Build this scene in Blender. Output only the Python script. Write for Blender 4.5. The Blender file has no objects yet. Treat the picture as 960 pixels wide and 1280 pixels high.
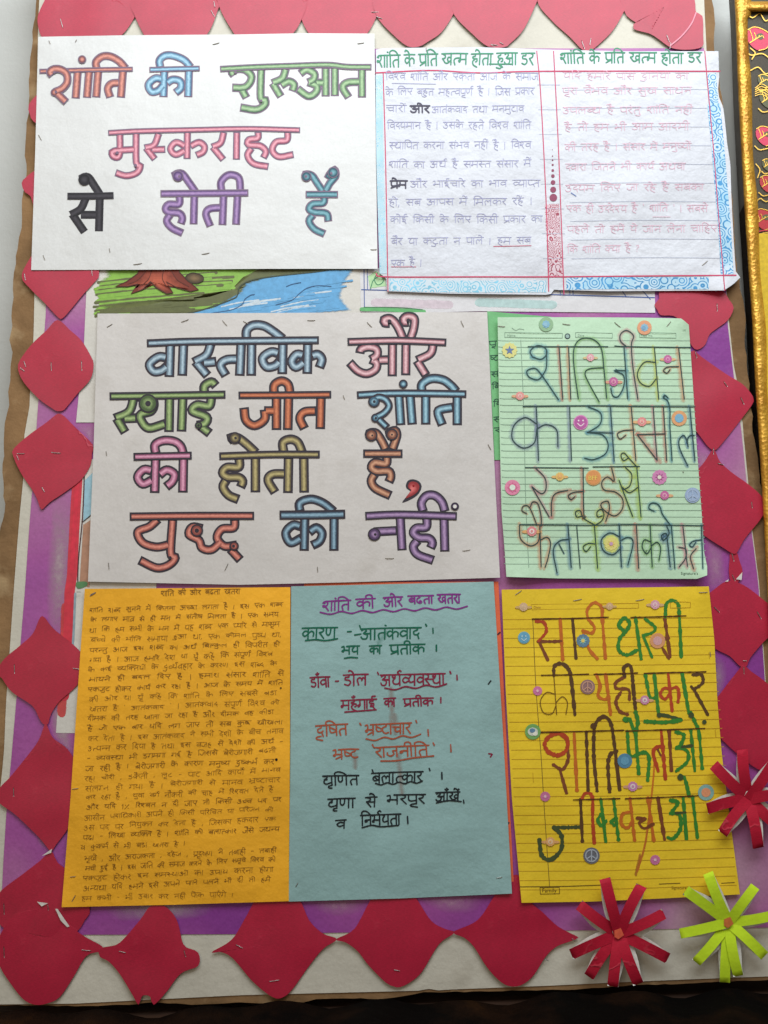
import bpy, math, random
from mathutils import Vector, Matrix
random.seed(7)
SC = bpy.context.scene
COL = SC.collection

# ---------------------------------------------------------------- camera
F = 1065.0                      # focal length in photograph pixels (960 x 1280)
DIST = 0.86                     # metres from the board face
PITCH, YAW, ROLL = math.radians(9.0), math.radians(2.3), math.radians(0.9)
CAM = Vector((0.0, -DIST, 0.0))
_f = Vector((math.sin(YAW)*math.cos(PITCH), math.cos(YAW)*math.cos(PITCH), math.sin(PITCH)))
_r = _f.cross(Vector((0, 0, 1))).normalized()
_u = _r.cross(_f).normalized()
CR = _r*math.cos(ROLL) - _u*math.sin(ROLL)
CU = _u*math.cos(ROLL) + _r*math.sin(ROLL)
cd = bpy.data.cameras.new("Camera")
cam = bpy.data.objects.new("Camera", cd); COL.objects.link(cam)
cam.matrix_world = Matrix(((CR.x, CU.x, -_f.x, CAM.x), (CR.y, CU.y, -_f.y, CAM.y),
                           (CR.z, CU.z, -_f.z, CAM.z), (0, 0, 0, 1)))
cd.sensor_fit = 'VERTICAL'; cd.sensor_height = 24.0; cd.lens = 24.0*F/1280.0
cd.clip_start = 0.01; cd.clip_end = 100
SC.camera = cam

# ---------------------------------------------------------------- light
w = bpy.data.worlds.new("World"); SC.world = w; w.use_nodes = True
bg = w.node_tree.nodes["Background"]
bg.inputs[0].default_value = (1.0, 0.93, 0.82, 1); bg.inputs[1].default_value = 0.16

def area(name, loc, target, sx, sy, power, col):
    l = bpy.data.lights.new(name, 'AREA'); l.shape = 'RECTANGLE'; l.size = sx; l.size_y = sy
    l.energy = power; l.color = col
    o = bpy.data.objects.new(name, l); COL.objects.link(o); o.location = loc
    o.rotation_euler = (Vector(target) - Vector(loc)).to_track_quat('-Z', 'Y').to_euler()
    return o
area("window_light", (0.24, -0.90, 1.32), (0.10, 0.0, 0.20), 1.7, 0.8, 29.0, (0.88, 0.945, 1.0))
area("room_light", (-0.9, -2.4, 0.5), (0.0, 0.0, -0.1), 1.6, 1.6, 9.5, (1.0, 0.84, 0.62))

SC.view_settings.view_transform = 'Standard'
SC.view_settings.look = 'None'
SC.view_settings.exposure = 0.12
SC.view_settings.gamma = 1.0

# ---------------------------------------------------------------- pixel of the photograph -> point h metres in front of the board face
def P(u, v, h=0.0):
    d = _f*F + CR*(u-480.0) + CU*(640.0-v)
    t = (-h - CAM.y)/d.y
    return CAM + d*t

# ---------------------------------------------------------------- materials
def lin(c):
    def f(x):
        x /= 255.0
        return x/12.92 if x <= 0.04045 else ((x+0.055)/1.055)**2.4
    return (f(c[0]), f(c[1]), f(c[2]), 1.0)

MATS = {}
def new_mat(name):
    m = bpy.data.materials.new(name); m.use_nodes = True
    nt = m.node_tree
    return m, nt, nt.nodes["Principled BSDF"]

def noise(nt, vec, scale, detail=4, rough=0.6):
    n = nt.nodes.new("ShaderNodeTexNoise"); n.inputs["Scale"].default_value = scale
    n.inputs["Detail"].default_value = detail; n.inputs["Roughness"].default_value = rough
    nt.links.new(vec, n.inputs["Vector"]); return n

def ramp(nt, fac, stops):
    r = nt.nodes.new("ShaderNodeValToRGB"); e = r.color_ramp.elements
    while len(e) < len(stops): e.new(0.5)
    for k, (p, c) in enumerate(stops):
        e[k].position = p; e[k].color = c if len(c) == 4 else (*c, 1)
    nt.links.new(fac, r.inputs[0]); return r

def coords(nt, scale=(1, 1, 1), rot=(0, 0, 0)):
    t = nt.nodes.new("ShaderNodeTexCoord"); mp = nt.nodes.new("ShaderNodeMapping")
    mp.inputs["Scale"].default_value = scale; mp.inputs["Rotation"].default_value = rot
    nt.links.new(t.outputs["Object"], mp.inputs[0]); return mp.outputs[0]

def mix(nt, fac, a, b, mode='MIX'):
    m = nt.nodes.new("ShaderNodeMix"); m.data_type = 'RGBA'; m.blend_type = mode
    for sock, val in ((m.inputs[0], fac), (m.inputs[6], a), (m.inputs[7], b)):
        if hasattr(val, "is_output"): nt.links.new(val, sock)
        else: sock.default_value = val
    return m.outputs[2]

def bump(nt, bs, height, strength, dist):
    b = nt.nodes.new("ShaderNodeBump"); b.inputs["Strength"].default_value = strength
    b.inputs["Distance"].default_value = dist
    nt.links.new(height, b.inputs["Height"]); nt.links.new(b.outputs[0], bs.inputs["Normal"])

def paper(name, rgb, rough=0.62, var=0.06, spec=0.35, crease=0.5, blot=None, sheen=0.0):
    """sheet of paper: fibre grain, faint blotches, soft creases"""
    if name in MATS: return MATS[name]
    m, nt, bs = new_mat(name)
    v = coords(nt)
    base = lin(rgb)
    n1 = noise(nt, v, 9, 5); n2 = noise(nt, v, 420, 3); n3 = noise(nt, v, 22, 6, 0.55)
    dark = tuple(c*(1-2.2*var) for c in base[:3]) + (1,)
    light = tuple(min(1, c*(1+1.2*var)) for c in base[:3]) + (1,)
    r = ramp(nt, n1.outputs[0], [(0.3, dark), (0.7, light)])
    r2 = ramp(nt, n2.outputs[0], [(0.3, (0.93, 0.93, 0.93)), (0.7, (1.0, 1.0, 1.0))])
    c = mix(nt, 1.0, r.outputs[0], r2.outputs[0], 'MULTIPLY')
    if blot:
        rb = ramp(nt, n3.outputs[0], [(0.56, (0, 0, 0)), (0.70, (1, 1, 1))])
        mm = nt.nodes.new("ShaderNodeMath"); mm.operation = 'MULTIPLY'; mm.inputs[1].default_value = blot[1]
        nt.links.new(rb.outputs[0], mm.inputs[0])
        c = mix(nt, mm.outputs[0], c, lin(blot[0]))
    nt.links.new(c, bs.inputs["Base Color"])
    bs.inputs["Roughness"].default_value = rough
    bs.inputs["Specular IOR Level"].default_value = spec
    if sheen: bs.inputs["Sheen Weight"].default_value = sheen; bs.inputs["Sheen Roughness"].default_value = 0.5
    ad = nt.nodes.new("ShaderNodeMath"); ad.operation = 'MULTIPLY_ADD'; ad.inputs[1].default_value = 0.03
    nt.links.new(n2.outputs[0], ad.inputs[0]); nt.links.new(n3.outputs[0], ad.inputs[2])
    bump(nt, bs, ad.outputs[0], crease, 0.004)
    MATS[name] = m; return m

def crepe(name, rgb, rough, spec):
    m, nt, bs = new_mat(name); v = coords(nt); base = lin(rgb)
    n1 = noise(nt, v, 14, 6, .65); n2 = noise(nt, coords(nt, (1, 1, 4.5)), 330, 3, .7)
    wv = nt.nodes.new("ShaderNodeTexVoronoi"); wv.feature = 'DISTANCE_TO_EDGE'; wv.inputs["Scale"].default_value = 16
    nz = noise(nt, v, 30, 3); nt.links.new(mix(nt, .06, v, nz.outputs[1]), wv.inputs["Vector"])
    r = ramp(nt, n1.outputs[0], [(.3, tuple(x*.80 for x in base[:3])), (.55, base[:3]), (.75, tuple(min(1, x*1.1+.012) for x in base[:3]))])
    r2 = ramp(nt, n2.outputs[0], [(.3, (.8, .8, .8)), (.7, (1.12, 1.12, 1.12))])
    cr = ramp(nt, wv.outputs["Distance"], [(0, (1, 1, 1)), (.03, (0, 0, 0))])
    pres = ramp(nt, noise(nt, v, 9, 2).outputs[0], [(.5, (0, 0, 0)), (.62, (1, 1, 1))])
    k = nt.nodes.new("ShaderNodeMath"); k.operation = 'MULTIPLY'; nt.links.new(cr.outputs[0], k.inputs[0]); nt.links.new(pres.outputs[0], k.inputs[1])
    k3 = nt.nodes.new("ShaderNodeMath"); k3.operation = 'MULTIPLY'; k3.inputs[1].default_value = .25; nt.links.new(k.outputs[0], k3.inputs[0])
    c = mix(nt, 1.0, r.outputs[0], r2.outputs[0], 'MULTIPLY')
    nt.links.new(mix(nt, k3.outputs[0], c, lin((222, 110, 120))), bs.inputs["Base Color"])
    bs.inputs["Roughness"].default_value = rough; bs.inputs["Specular IOR Level"].default_value = spec
    h = nt.nodes.new("ShaderNodeMath"); h.operation = 'MULTIPLY_ADD'; h.inputs[1].default_value = .12; nt.links.new(n2.outputs[0], h.inputs[0]); nt.links.new(k.outputs[0], h.inputs[2])
    bump(nt, bs, h.outputs[0], .5, .0009)
    return m

def plain(name, rgb, rough=0.6, spec=0.3, metal=0.0, var=0.12, scale=300):
    if name in MATS: return MATS[name]
    m, nt, bs = new_mat(name)
    base = lin(rgb); n = noise(nt, coords(nt), scale, 3)
    r = ramp(nt, n.outputs[0], [(0.3, tuple(c*(1-var) for c in base[:3])), (0.7, tuple(min(1, c*(1+var)) for c in base[:3]))])
    nt.links.new(r.outputs[0], bs.inputs["Base Color"])
    bs.inputs["Roughness"].default_value = rough; bs.inputs["Specular IOR Level"].default_value = spec
    bs.inputs["Metallic"].default_value = metal
    MATS[name] = m; return m

def pencil(edge, mid):
    """coloured-pencil filling of an outlined letter: darker pressed rim, paler middle, grain (uv.y runs across the stroke)"""
    name = "pencil_%s_%s" % (edge, mid)
    if name in MATS: return MATS[name]
    m, nt, bs = new_mat(name)
    uv = nt.nodes.new("ShaderNodeUVMap"); uv.uv_map = "UVMap"
    sp = nt.nodes.new("ShaderNodeSeparateXYZ"); nt.links.new(uv.outputs[0], sp.inputs[0])
    n = noise(nt, coords(nt), 260, 4, 0.7)
    ad = nt.nodes.new("ShaderNodeMath"); ad.operation = 'MULTIPLY_ADD'; ad.inputs[1].default_value = 0.30
    nt.links.new(n.outputs[0], ad.inputs[0]); nt.links.new(sp.outputs[1], ad.inputs[2])
    e, c = lin(edge), lin(mid)
    e = tuple(x*.62 for x in e[:3])+(1,); c = tuple(x*.95 for x in c[:3])+(1,)
    r = ramp(nt, ad.outputs[0], [(0.27, e), (0.58, c), (0.74, c), (0.98, tuple(0.75*x+0.25*y for x, y in zip(e, c)))])
    mp = nt.nodes.new("ShaderNodeMapping"); mp.inputs["Scale"].default_value = (.22, 5.5, 1); nt.links.new(uv.outputs[0], mp.inputs[0])
    n2 = noise(nt, mp.outputs[0], 1.0, 4, .75)
    r2 = ramp(nt, n2.outputs[0], [(0.3, (0.74, 0.74, 0.74)), (0.5, (1, 1, 1)), (0.72, (1.22, 1.22, 1.22))])
    nt.links.new(mix(nt, 1.0, r.outputs[0], r2.outputs[0], 'MULTIPLY'), bs.inputs["Base Color"])
    bs.inputs["Roughness"].default_value = 0.6; bs.inputs["Specular IOR Level"].default_value = 0.3
    MATS[name] = m; return m

def crayon(rgb, cover=0.75, soft=0.25, scale=380, stretch=(1, 1, 1), rot=0.0):
    """loose wax-crayon or pencil rubbing: grainy, thinner toward the rim of the stroke, paper shows between the grains"""
    name = "crayon_%s_%s_%s_%s" % (rgb, cover, soft, stretch)
    if name in MATS: return MATS[name]
    m, nt, bs = new_mat(name)
    out = nt.nodes["Material Output"]
    uv = nt.nodes.new("ShaderNodeUVMap"); uv.uv_map = "UVMap"
    sp = nt.nodes.new("ShaderNodeSeparateXYZ"); nt.links.new(uv.outputs[0], sp.inputs[0])
    g = ramp(nt, sp.outputs[1], [(0.0, (0, 0, 0)), (soft, (1, 1, 1)), (1-soft, (1, 1, 1)), (1.0, (0, 0, 0))])
    n = noise(nt, coords(nt, stretch, (0, rot, 0)), scale, 4, 0.75)
    ad = nt.nodes.new("ShaderNodeMath"); ad.operation = 'MULTIPLY_ADD'; ad.inputs[1].default_value = 0.9
    nt.links.new(g.outputs[0], ad.inputs[0]); nt.links.new(n.outputs[0], ad.inputs[2])
    th = 1.45 - cover*0.75
    a = ramp(nt, ad.outputs[0], [(max(0, (th-0.16)/2), (0, 0, 0)), (min(1, (th+0.16)/2), (1, 1, 1))])
    hf = nt.nodes.new("ShaderNodeMath"); hf.operation = 'MULTIPLY'; hf.inputs[1].default_value = 0.5
    nt.links.new(ad.outputs[0], hf.inputs[0]); nt.links.new(hf.outputs[0], a.inputs[0])
    base = lin(rgb); n2 = noise(nt, coords(nt), 150, 3)
    r = ramp(nt, n2.outputs[0], [(0.3, tuple(c*0.82 for c in base[:3])), (0.7, tuple(min(1, c*1.1) for c in base[:3]))])
    nt.links.new(r.outputs[0], bs.inputs["Base Color"]); bs.inputs["Roughness"].default_value = 0.55
    tr = nt.nodes.new("ShaderNodeBsdfTransparent"); ms = nt.nodes.new("ShaderNodeMixShader")
    mc = nt.nodes.new("ShaderNodeMath"); mc.operation = 'MULTIPLY'; mc.inputs[1].default_value = min(1.0, cover+0.2)
    nt.links.new(a.outputs[0], mc.inputs[0])
    nt.links.new(mc.outputs[0], ms.inputs[0]); nt.links.new(tr.outputs[0], ms.inputs[1]); nt.links.new(bs.outputs[0], ms.inputs[2])
    nt.links.new(ms.outputs[0], out.inputs[0])
    MATS[name] = m; return m

def smear(rgb, alpha):
    name = "smear_%s_%s" % (rgb, alpha)
    if name in MATS: return MATS[name]
    m, nt, bs = new_mat(name); out = nt.nodes["Material Output"]
    uv = nt.nodes.new("ShaderNodeUVMap"); uv.uv_map = "UVMap"
    sp = nt.nodes.new("ShaderNodeSeparateXYZ"); nt.links.new(uv.outputs[0], sp.inputs[0])
    g = ramp(nt, sp.outputs[1], [(0.0, (0, 0, 0)), (.5, (1, 1, 1)), (1.0, (0, 0, 0))])
    n = noise(nt, coords(nt), 180, 4, .7)
    k1 = nt.nodes.new("ShaderNodeMath"); k1.operation = 'MULTIPLY'; nt.links.new(g.outputs[0], k1.inputs[0]); nt.links.new(n.outputs[0], k1.inputs[1])
    k2 = nt.nodes.new("ShaderNodeMath"); k2.operation = 'MULTIPLY'; nt.links.new(k1.outputs[0], k2.inputs[0]); k2.inputs[1].default_value = alpha*2
    bs.inputs["Base Color"].default_value = lin(rgb); bs.inputs["Roughness"].default_value = .6
    tr = nt.nodes.new("ShaderNodeBsdfTransparent"); ms = nt.nodes.new("ShaderNodeMixShader")
    nt.links.new(k2.outputs[0], ms.inputs[0]); nt.links.new(tr.outputs[0], ms.inputs[1]); nt.links.new(bs.outputs[0], ms.inputs[2])
    nt.links.new(ms.outputs[0], out.inputs[0]); MATS[name] = m; return m

def ink(rgb): return plain("ink_%d_%d_%d" % rgb, rgb, 0.55, 0.25, 0, 0.15, 500)

# ---------------------------------------------------------------- mesh builder in photograph pixels + height above the board (metres)
def smooth_pts(p, step):
    if len(p) < 3: return p
    out = []
    closed = p[0] == p[-1]
    n = len(p)
    for i in range(n-1):
        p0 = p[i-1] if i > 0 else (p[-2] if closed else (2*p[0][0]-p[1][0], 2*p[0][1]-p[1][1]))
        p1, p2 = p[i], p[i+1]
        p3 = p[i+2] if i < n-2 else (p[1] if closed else (2*p[-1][0]-p[-2][0], 2*p[-1][1]-p[-2][1]))
        k = max(2, min(10, int(math.dist(p1, p2)/step+0.5)))
        for j in range(k):
            t = j/k; t2 = t*t; t3 = t2*t
            out.append(tuple(0.5*(2*p1[a] + (p2[a]-p0[a])*t + (2*p0[a]-5*p1[a]+4*p2[a]-p3[a])*t2
                                  + (3*p1[a]-p0[a]-3*p2[a]+p3[a])*t3) for a in (0, 1)))
    out.append(p[-1])
    return out

class MB:
    def __init__(s, H): s.v = []; s.f = []; s.m = []; s.uv = []; s.mats = []; s.H = H; s.k = 0
    def mi(s, mat):
        if mat not in s.mats: s.mats.append(mat)
        return s.mats.index(mat)
    def vert(s, u, v, e): s.v.append(P(u, v, s.H(u, v)+e)); return len(s.v)-1
    def face(s, idx, mi, uv): s.f.append(idx); s.m.append(mi); s.uv.append(uv)
    def ribbon(s, pts, w, mat, e, ext=0.0, cap='round', step=1.6, smooth=True, wob=0.0, taper=0.0):
        mi = s.mi(mat); s.k += 1; e = e + (s.k % 14)*6e-6
        p = [(float(a), float(b)) for a, b in pts]
        closed = len(p) > 3 and p[0] == p[-1]
        if smooth: p = smooth_pts(p, step)
        q = [p[0]]
        for a in p[1:]:
            if math.dist(a, q[-1]) > 1e-3: q.append(a)
        p = q
        if len(p) < 2: return s.disc(p[0][0], p[0][1], w/2, mat, e)
        if len(p) == 2:
            k = max(1, int(math.dist(p[0], p[1])/ (14 if not wob else 4)))
            p = [(p[0][0]+(p[1][0]-p[0][0])*i/k, p[0][1]+(p[1][1]-p[0][1])*i/k) for i in range(k+1)]
        if ext < 0 and not closed:
            for end in (0, 1):
                if end: p = p[::-1]
                need = -ext
                while len(p) > 2 and math.dist(p[0], p[1]) <= need: need -= math.dist(p[0], p[1]); p = p[1:]
                d_ = math.dist(p[0], p[1]) or 1; p = [lerp(p[0], p[1], min(.95, need/d_))]+p[1:]
                if end: p = p[::-1]
            ext = 0
        def unit(a, b):
            d = math.dist(a, b) or 1; return ((b[0]-a[0])/d, (b[1]-a[1])/d)
        t0, t1 = unit(p[0], p[1]), unit(p[-2], p[-1])
        if ext and not closed:
            p[0] = (p[0][0]-t0[0]*ext, p[0][1]-t0[1]*ext); p[-1] = (p[-1][0]+t1[0]*ext, p[-1][1]+t1[1]*ext)
        n = len(p); rows = []; L = 0.0
        for i, c in enumerate(p):
            a = p[i-1] if i else (p[-2] if closed else None)
            b = p[i+1] if i < n-1 else (p[1] if closed else None)
            ta = unit(a, c) if a else None; tb = unit(c, b) if b else None
            t = ta if tb is None else tb if ta is None else (ta[0]+tb[0], ta[1]+tb[1])
            m = math.hypot(*t) or 1; t = (t[0]/m, t[1]/m)
            k = 1.0
            if ta and tb: k = min(1.5, 1/max(0.3, m/2))
            rows.append([c, t, k])
        if cap == 'round' and not closed:
            r = w*0.5
            rows = [[(p[0][0]-t0[0]*r*a, p[0][1]-t0[1]*r*a), t0, b] for a, b in ((0.92, 0.38), (0.55, 0.83))] + rows + \
                   [[(p[-1][0]+t1[0]*r*a, p[-1][1]+t1[1]*r*a), t1, b] for a, b in ((0.55, 0.83), (0.92, 0.38))]
        prev = None; nr = len(rows)
        for i, (c, t, k) in enumerate(rows):
            hw = w*0.5*k
            if wob: hw *= 1+random.uniform(-wob, wob)
            if taper: hw *= 1-taper*i/nr
            ee = e + 4e-5*i/nr
            l = s.vert(c[0]+t[1]*hw, c[1]-t[0]*hw, ee); r_ = s.vert(c[0]-t[1]*hw, c[1]+t[0]*hw, ee)
            if prev:
                L1 = L + math.dist(c, rows[i-1][0])
                s.face((prev[0], l, r_, prev[1]), mi, ((L, 0), (L1, 0), (L1, 1), (L, 1))); L = L1
            prev = (l, r_)
    def disc(s, u, v, r, mat, e, n=18, sq=1.0, rot=0.0, star=None):
        mi = s.mi(mat); s.k += 1; e = e + (s.k % 14)*6e-6
        c = s.vert(u, v, e); ring = []
        for i in range(n):
            a = 2*math.pi*i/n+rot; rr = r*(star[i % len(star)] if star else 1)
            ring.append(s.vert(u+rr*math.cos(a), v+rr*sq*math.sin(a), e))
        for i in range(n):
            s.face((c, ring[i], ring[(i+1) % n]), mi, ((0, .5), (0, 0), (0, 0)) if not star else ((0, .5),)*3)
    def ring(s, u, v, r, wd, mat, e, n=20, sq=1.0):
        pts = [(u+r*math.cos(2*math.pi*i/n), v+sq*r*math.sin(2*math.pi*i/n)) for i in range(n)]
        pts.append(pts[0]); s.ribbon(pts, wd, mat, e, smooth=False)
    def poly(s, pts, mat, e, smooth=False, uv=0.5):
        """filled outline: fan of rings about its middle"""
        mi = s.mi(mat); s.k += 1; e = e + (s.k % 14)*6e-6
        if smooth: pts = smooth_pts(list(pts)+[pts[0]], 4)[:-1]
        cx = sum(a for a, b in pts)/len(pts); cy = sum(b for a, b in pts)/len(pts)
        prev = None; n = len(pts); K = 4
        for k in range(K, 0, -1):
            ring = [s.vert(cx+(a-cx)*k/K, cy+(b-cy)*k/K, e) for a, b in pts]
            if prev:
                for i in range(n):
                    j = (i+1) % n
                    u0 = 0.5*(K-k-1)/K; u1 = 0.5*(K-k)/K
                    s.face((prev[i], prev[j], ring[j], ring[i]), mi, ((0, u0), (0, u0), (0, u1), (0, u1)))
            prev = ring
        c = s.vert(cx, cy, e)
        for i in range(n): s.face((prev[i], prev[(i+1) % n], c), mi, ((0, .4), (0, .4), (0, .5)))
    def build(s, name, parent=None, loc=None, smooth=True):
        o_ = parent.matrix_basis.translation if parent else (loc if loc is not None else Vector((0, 0, 0)))
        if parent and parent.parent: o_ = parent.matrix_basis.translation + parent.parent.matrix_basis.translation
        me = bpy.data.meshes.new(name)
        me.from_pydata([tuple(x-o_) for x in s.v], [], s.f)
        for m in s.mats: me.materials.append(m)
        me.polygons.foreach_set("material_index", s.m)
        uvl = me.uv_layers.new(name="UVMap"); flat = []
        for f in s.uv:
            for a in f: flat += [a[0], a[1]]
        uvl.data.foreach_set("uv", flat)
        if smooth: me.polygons.foreach_set("use_smooth", [True]*len(s.f))
        me.update()
        o = bpy.data.objects.new(name, me); COL.objects.link(o)
        if parent: o.parent = parent
        else: o.location = o_
        return o

def tag(o, label, cat, group=None, kind=None):
    if label: o['label'] = label
    if cat: o['category'] = cat
    if group: o['group'] = group
    if kind: o['kind'] = kind
    return o

def waves(base, amp, seed, wl=170.0, curls=()):
    """height of a pinned sheet above the board at photo pixel (u, v)"""
    r = random.Random(seed)
    ws = [(r.uniform(-1, 1), r.uniform(-1, 1), r.uniform(0, 6.3), r.uniform(0.5, 1)) for _ in range(4)]
    def H(u, v):
        h = 0.0
        for a, b, p, k in ws:
            m = math.hypot(a, b)+1e-6
            h += k*math.sin(2*math.pi*(u*a+v*b)/m/wl*(0.7+0.6*k)+p)
        h = base + amp*(0.5+h/6.0)
        for cx, cy, rad, hh in curls:
            d = math.hypot(u-cx, v-cy)/rad
            if d < 1: h += hh*(1-d)**2
        return h
    return H

def lerp(a, b, t): return (a[0]+(b[0]-a[0])*t, a[1]+(b[1]-a[1])*t)
def along(pl, t):
    L = [0]
    for a, b in zip(pl, pl[1:]): L.append(L[-1]+math.dist(a, b))
    x = t*L[-1]
    for i in range(len(pl)-1):
        if x <= L[i+1] or i == len(pl)-2:
            return lerp(pl[i], pl[i+1], (x-L[i])/max(1e-6, L[i+1]-L[i]))

def sheet(name, top, right, bottom, left, H, mat, back=None, parent=None, th=0.0003, N=44):
    """four edge polylines (top and bottom run left to right, left and right run downward) -> one thin sheet with thickness"""
    b = MB(H); mi = b.mi(mat); mb = b.mi(back or mat)
    tl, tr, bl, br = top[0], top[-1], bottom[0], bottom[-1]
    grid = []
    for j in range(N+1):
        t = j/N; row = []
        l, r = along(left, t), along(right, t)
        for i in range(N+1):
            s = i/N; a, c = along(top, s), along(bottom, s)
            q = [(1-t)*a[k]+t*c[k] + (1-s)*l[k]+s*r[k] - ((1-s)*(1-t)*tl[k]+s*(1-t)*tr[k]+(1-s)*t*bl[k]+s*t*br[k]) for k in (0, 1)]
            row.append(q)
        grid.append(row)
    fr = [[b.vert(q[0], q[1], 0) for q in row] for row in grid]
    bk = [[b.vert(q[0], q[1], -th) for q in row] for row in grid]
    for j in range(N):
        for i in range(N):
            uv = ((i/N, j/N), (i/N, (j+1)/N), ((i+1)/N, (j+1)/N), ((i+1)/N, j/N))
            b.face((fr[j][i], fr[j+1][i], fr[j+1][i+1], fr[j][i+1]), mi, uv)
            b.face((bk[j][i], bk[j][i+1], bk[j+1][i+1], bk[j+1][i]), mb, (uv[0], uv[3], uv[2], uv[1]))
    fr = [[b.vert(q[0], q[1], 0) if k in (0, N) or i in (0, N) else None for i, q in enumerate(row)] for k, row in enumerate(grid)]
    bk = [[b.vert(q[0], q[1], -th) if k in (0, N) or i in (0, N) else None for i, q in enumerate(row)] for k, row in enumerate(grid)]
    for i in range(N):
        z = ((0, 0),)*4
        b.face((fr[0][i], fr[0][i+1], bk[0][i+1], bk[0][i]), mb, z); b.face((fr[N][i], bk[N][i], bk[N][i+1], fr[N][i+1]), mb, z)
        b.face((fr[i][0], bk[i][0], bk[i+1][0], fr[i+1][0]), mb, z); b.face((fr[i][N], fr[i+1][N], bk[i+1][N], bk[i][N]), mb, z)
    cx = (bl[0]+br[0])/2; cy = (bl[1]+br[1])/2
    return b.build(name, parent, None if parent else P(cx, cy, H(cx, cy)))

def quad(tl, tr, br, bl): return [tl, tr], [tr, br], [bl, br], [tl, bl]

def patch(name, outline, H, mat, parent=None, th=0.0004, step=7, K=9, smooth=True, back=None, jag=0.0):
    """closed outline, filled with rings about its middle, with thickness"""
    b = MB(H); mi = b.mi(mat); mb = b.mi(back or mat)
    pts = list(outline)+[outline[0]]
    p = smooth_pts(pts, step)[:-1] if smooth else outline
    if jag: p = [(a+random.uniform(-jag, jag), c+random.uniform(-jag, jag)) for a, c in p]
    n = len(p)
    area_ = cx = cy = 0
    for i in range(n):
        (x0, y0), (x1, y1) = p[i], p[(i+1) % n]; cr = x0*y1-x1*y0
        area_ += cr; cx += (x0+x1)*cr; cy += (y0+y1)*cr
    cx /= 3*area_; cy /= 3*area_
    def layer(e): return [[b.vert(cx+(a-cx)*k/K, cy+(c-cy)*k/K, e) for a, c in p] for k in range(K, 0, -1)] + [b.vert(cx, cy, e)]
    F_, B_ = layer(0), layer(-th)
    for R, m_ in ((F_, mi), (B_, mb)):
        for k in range(K-1):
            for i in range(n):
                j = (i+1) % n
                b.face((R[k][i], R[k][j], R[k+1][j], R[k+1][i]), m_, ((0, .5),)*4)
        for i in range(n): b.face((R[K-1][i], R[K-1][(i+1) % n], R[K]), m_, ((0, .5),)*3)
    F_ = [[b.vert(a, c, 0) for a, c in p]]; B_ = [[b.vert(a, c, -th) for a, c in p]]
    for i in range(n):
        j = (i+1) % n; b.face((F_[0][i], B_[0][i], B_[0][j], F_[0][j]), mb, ((0, .5),)*4)
    low = max(p, key=lambda q: q[1])
    o = b.build(name, parent, None if parent else P(low[0], low[1], H(*low)))
    return o

M_STEEL = plain("staple_steel", (178, 176, 172), 0.35, 0.5, 0.85, 0.1)
M_DARKSTEEL = plain("staple_rusty", (150, 142, 132), 0.45, 0.4, 0.6, 0.2)
def staples(parent, H, items, mat=None):
    """each staple: a thin wire bar lying on the sheet, (u, v, angle in degrees, length px)"""
    for it in items:
        u, v, a = it[:3]; L = it[3] if len(it) > 3 else 9
        b = MB(H); ca, sa = math.cos(math.radians(a)), math.sin(math.radians(a))
        p0 = (u-ca*L/2, v-sa*L/2); p1 = (u+ca*L/2, v+sa*L/2)
        r = 0.45; mi = b.mi(mat or M_STEEL); prev = None; N = 5
        for i in range(N+1):
            c = lerp(p0, p1, i/N); hh = 0.00055 if 0 < i < N else 0.0001
            ring = [b.vert(c[0]-sa*r*math.cos(t), c[1]+ca*r*math.cos(t), hh+0.0003*math.sin(t)) for t in (0, 1.57, 3.14, 4.71)]
            if prev:
                for k in range(4): b.face((prev[k], prev[(k+1) % 4], ring[(k+1) % 4], ring[k]), mi, ((0, 0),)*4)
            else: b.face(tuple(ring), mi, ((0, 0),)*4)
            prev = ring
        b.face(tuple(prev[::-1]), mi, ((0, 0),)*4)
        b.build("staple", parent)

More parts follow.
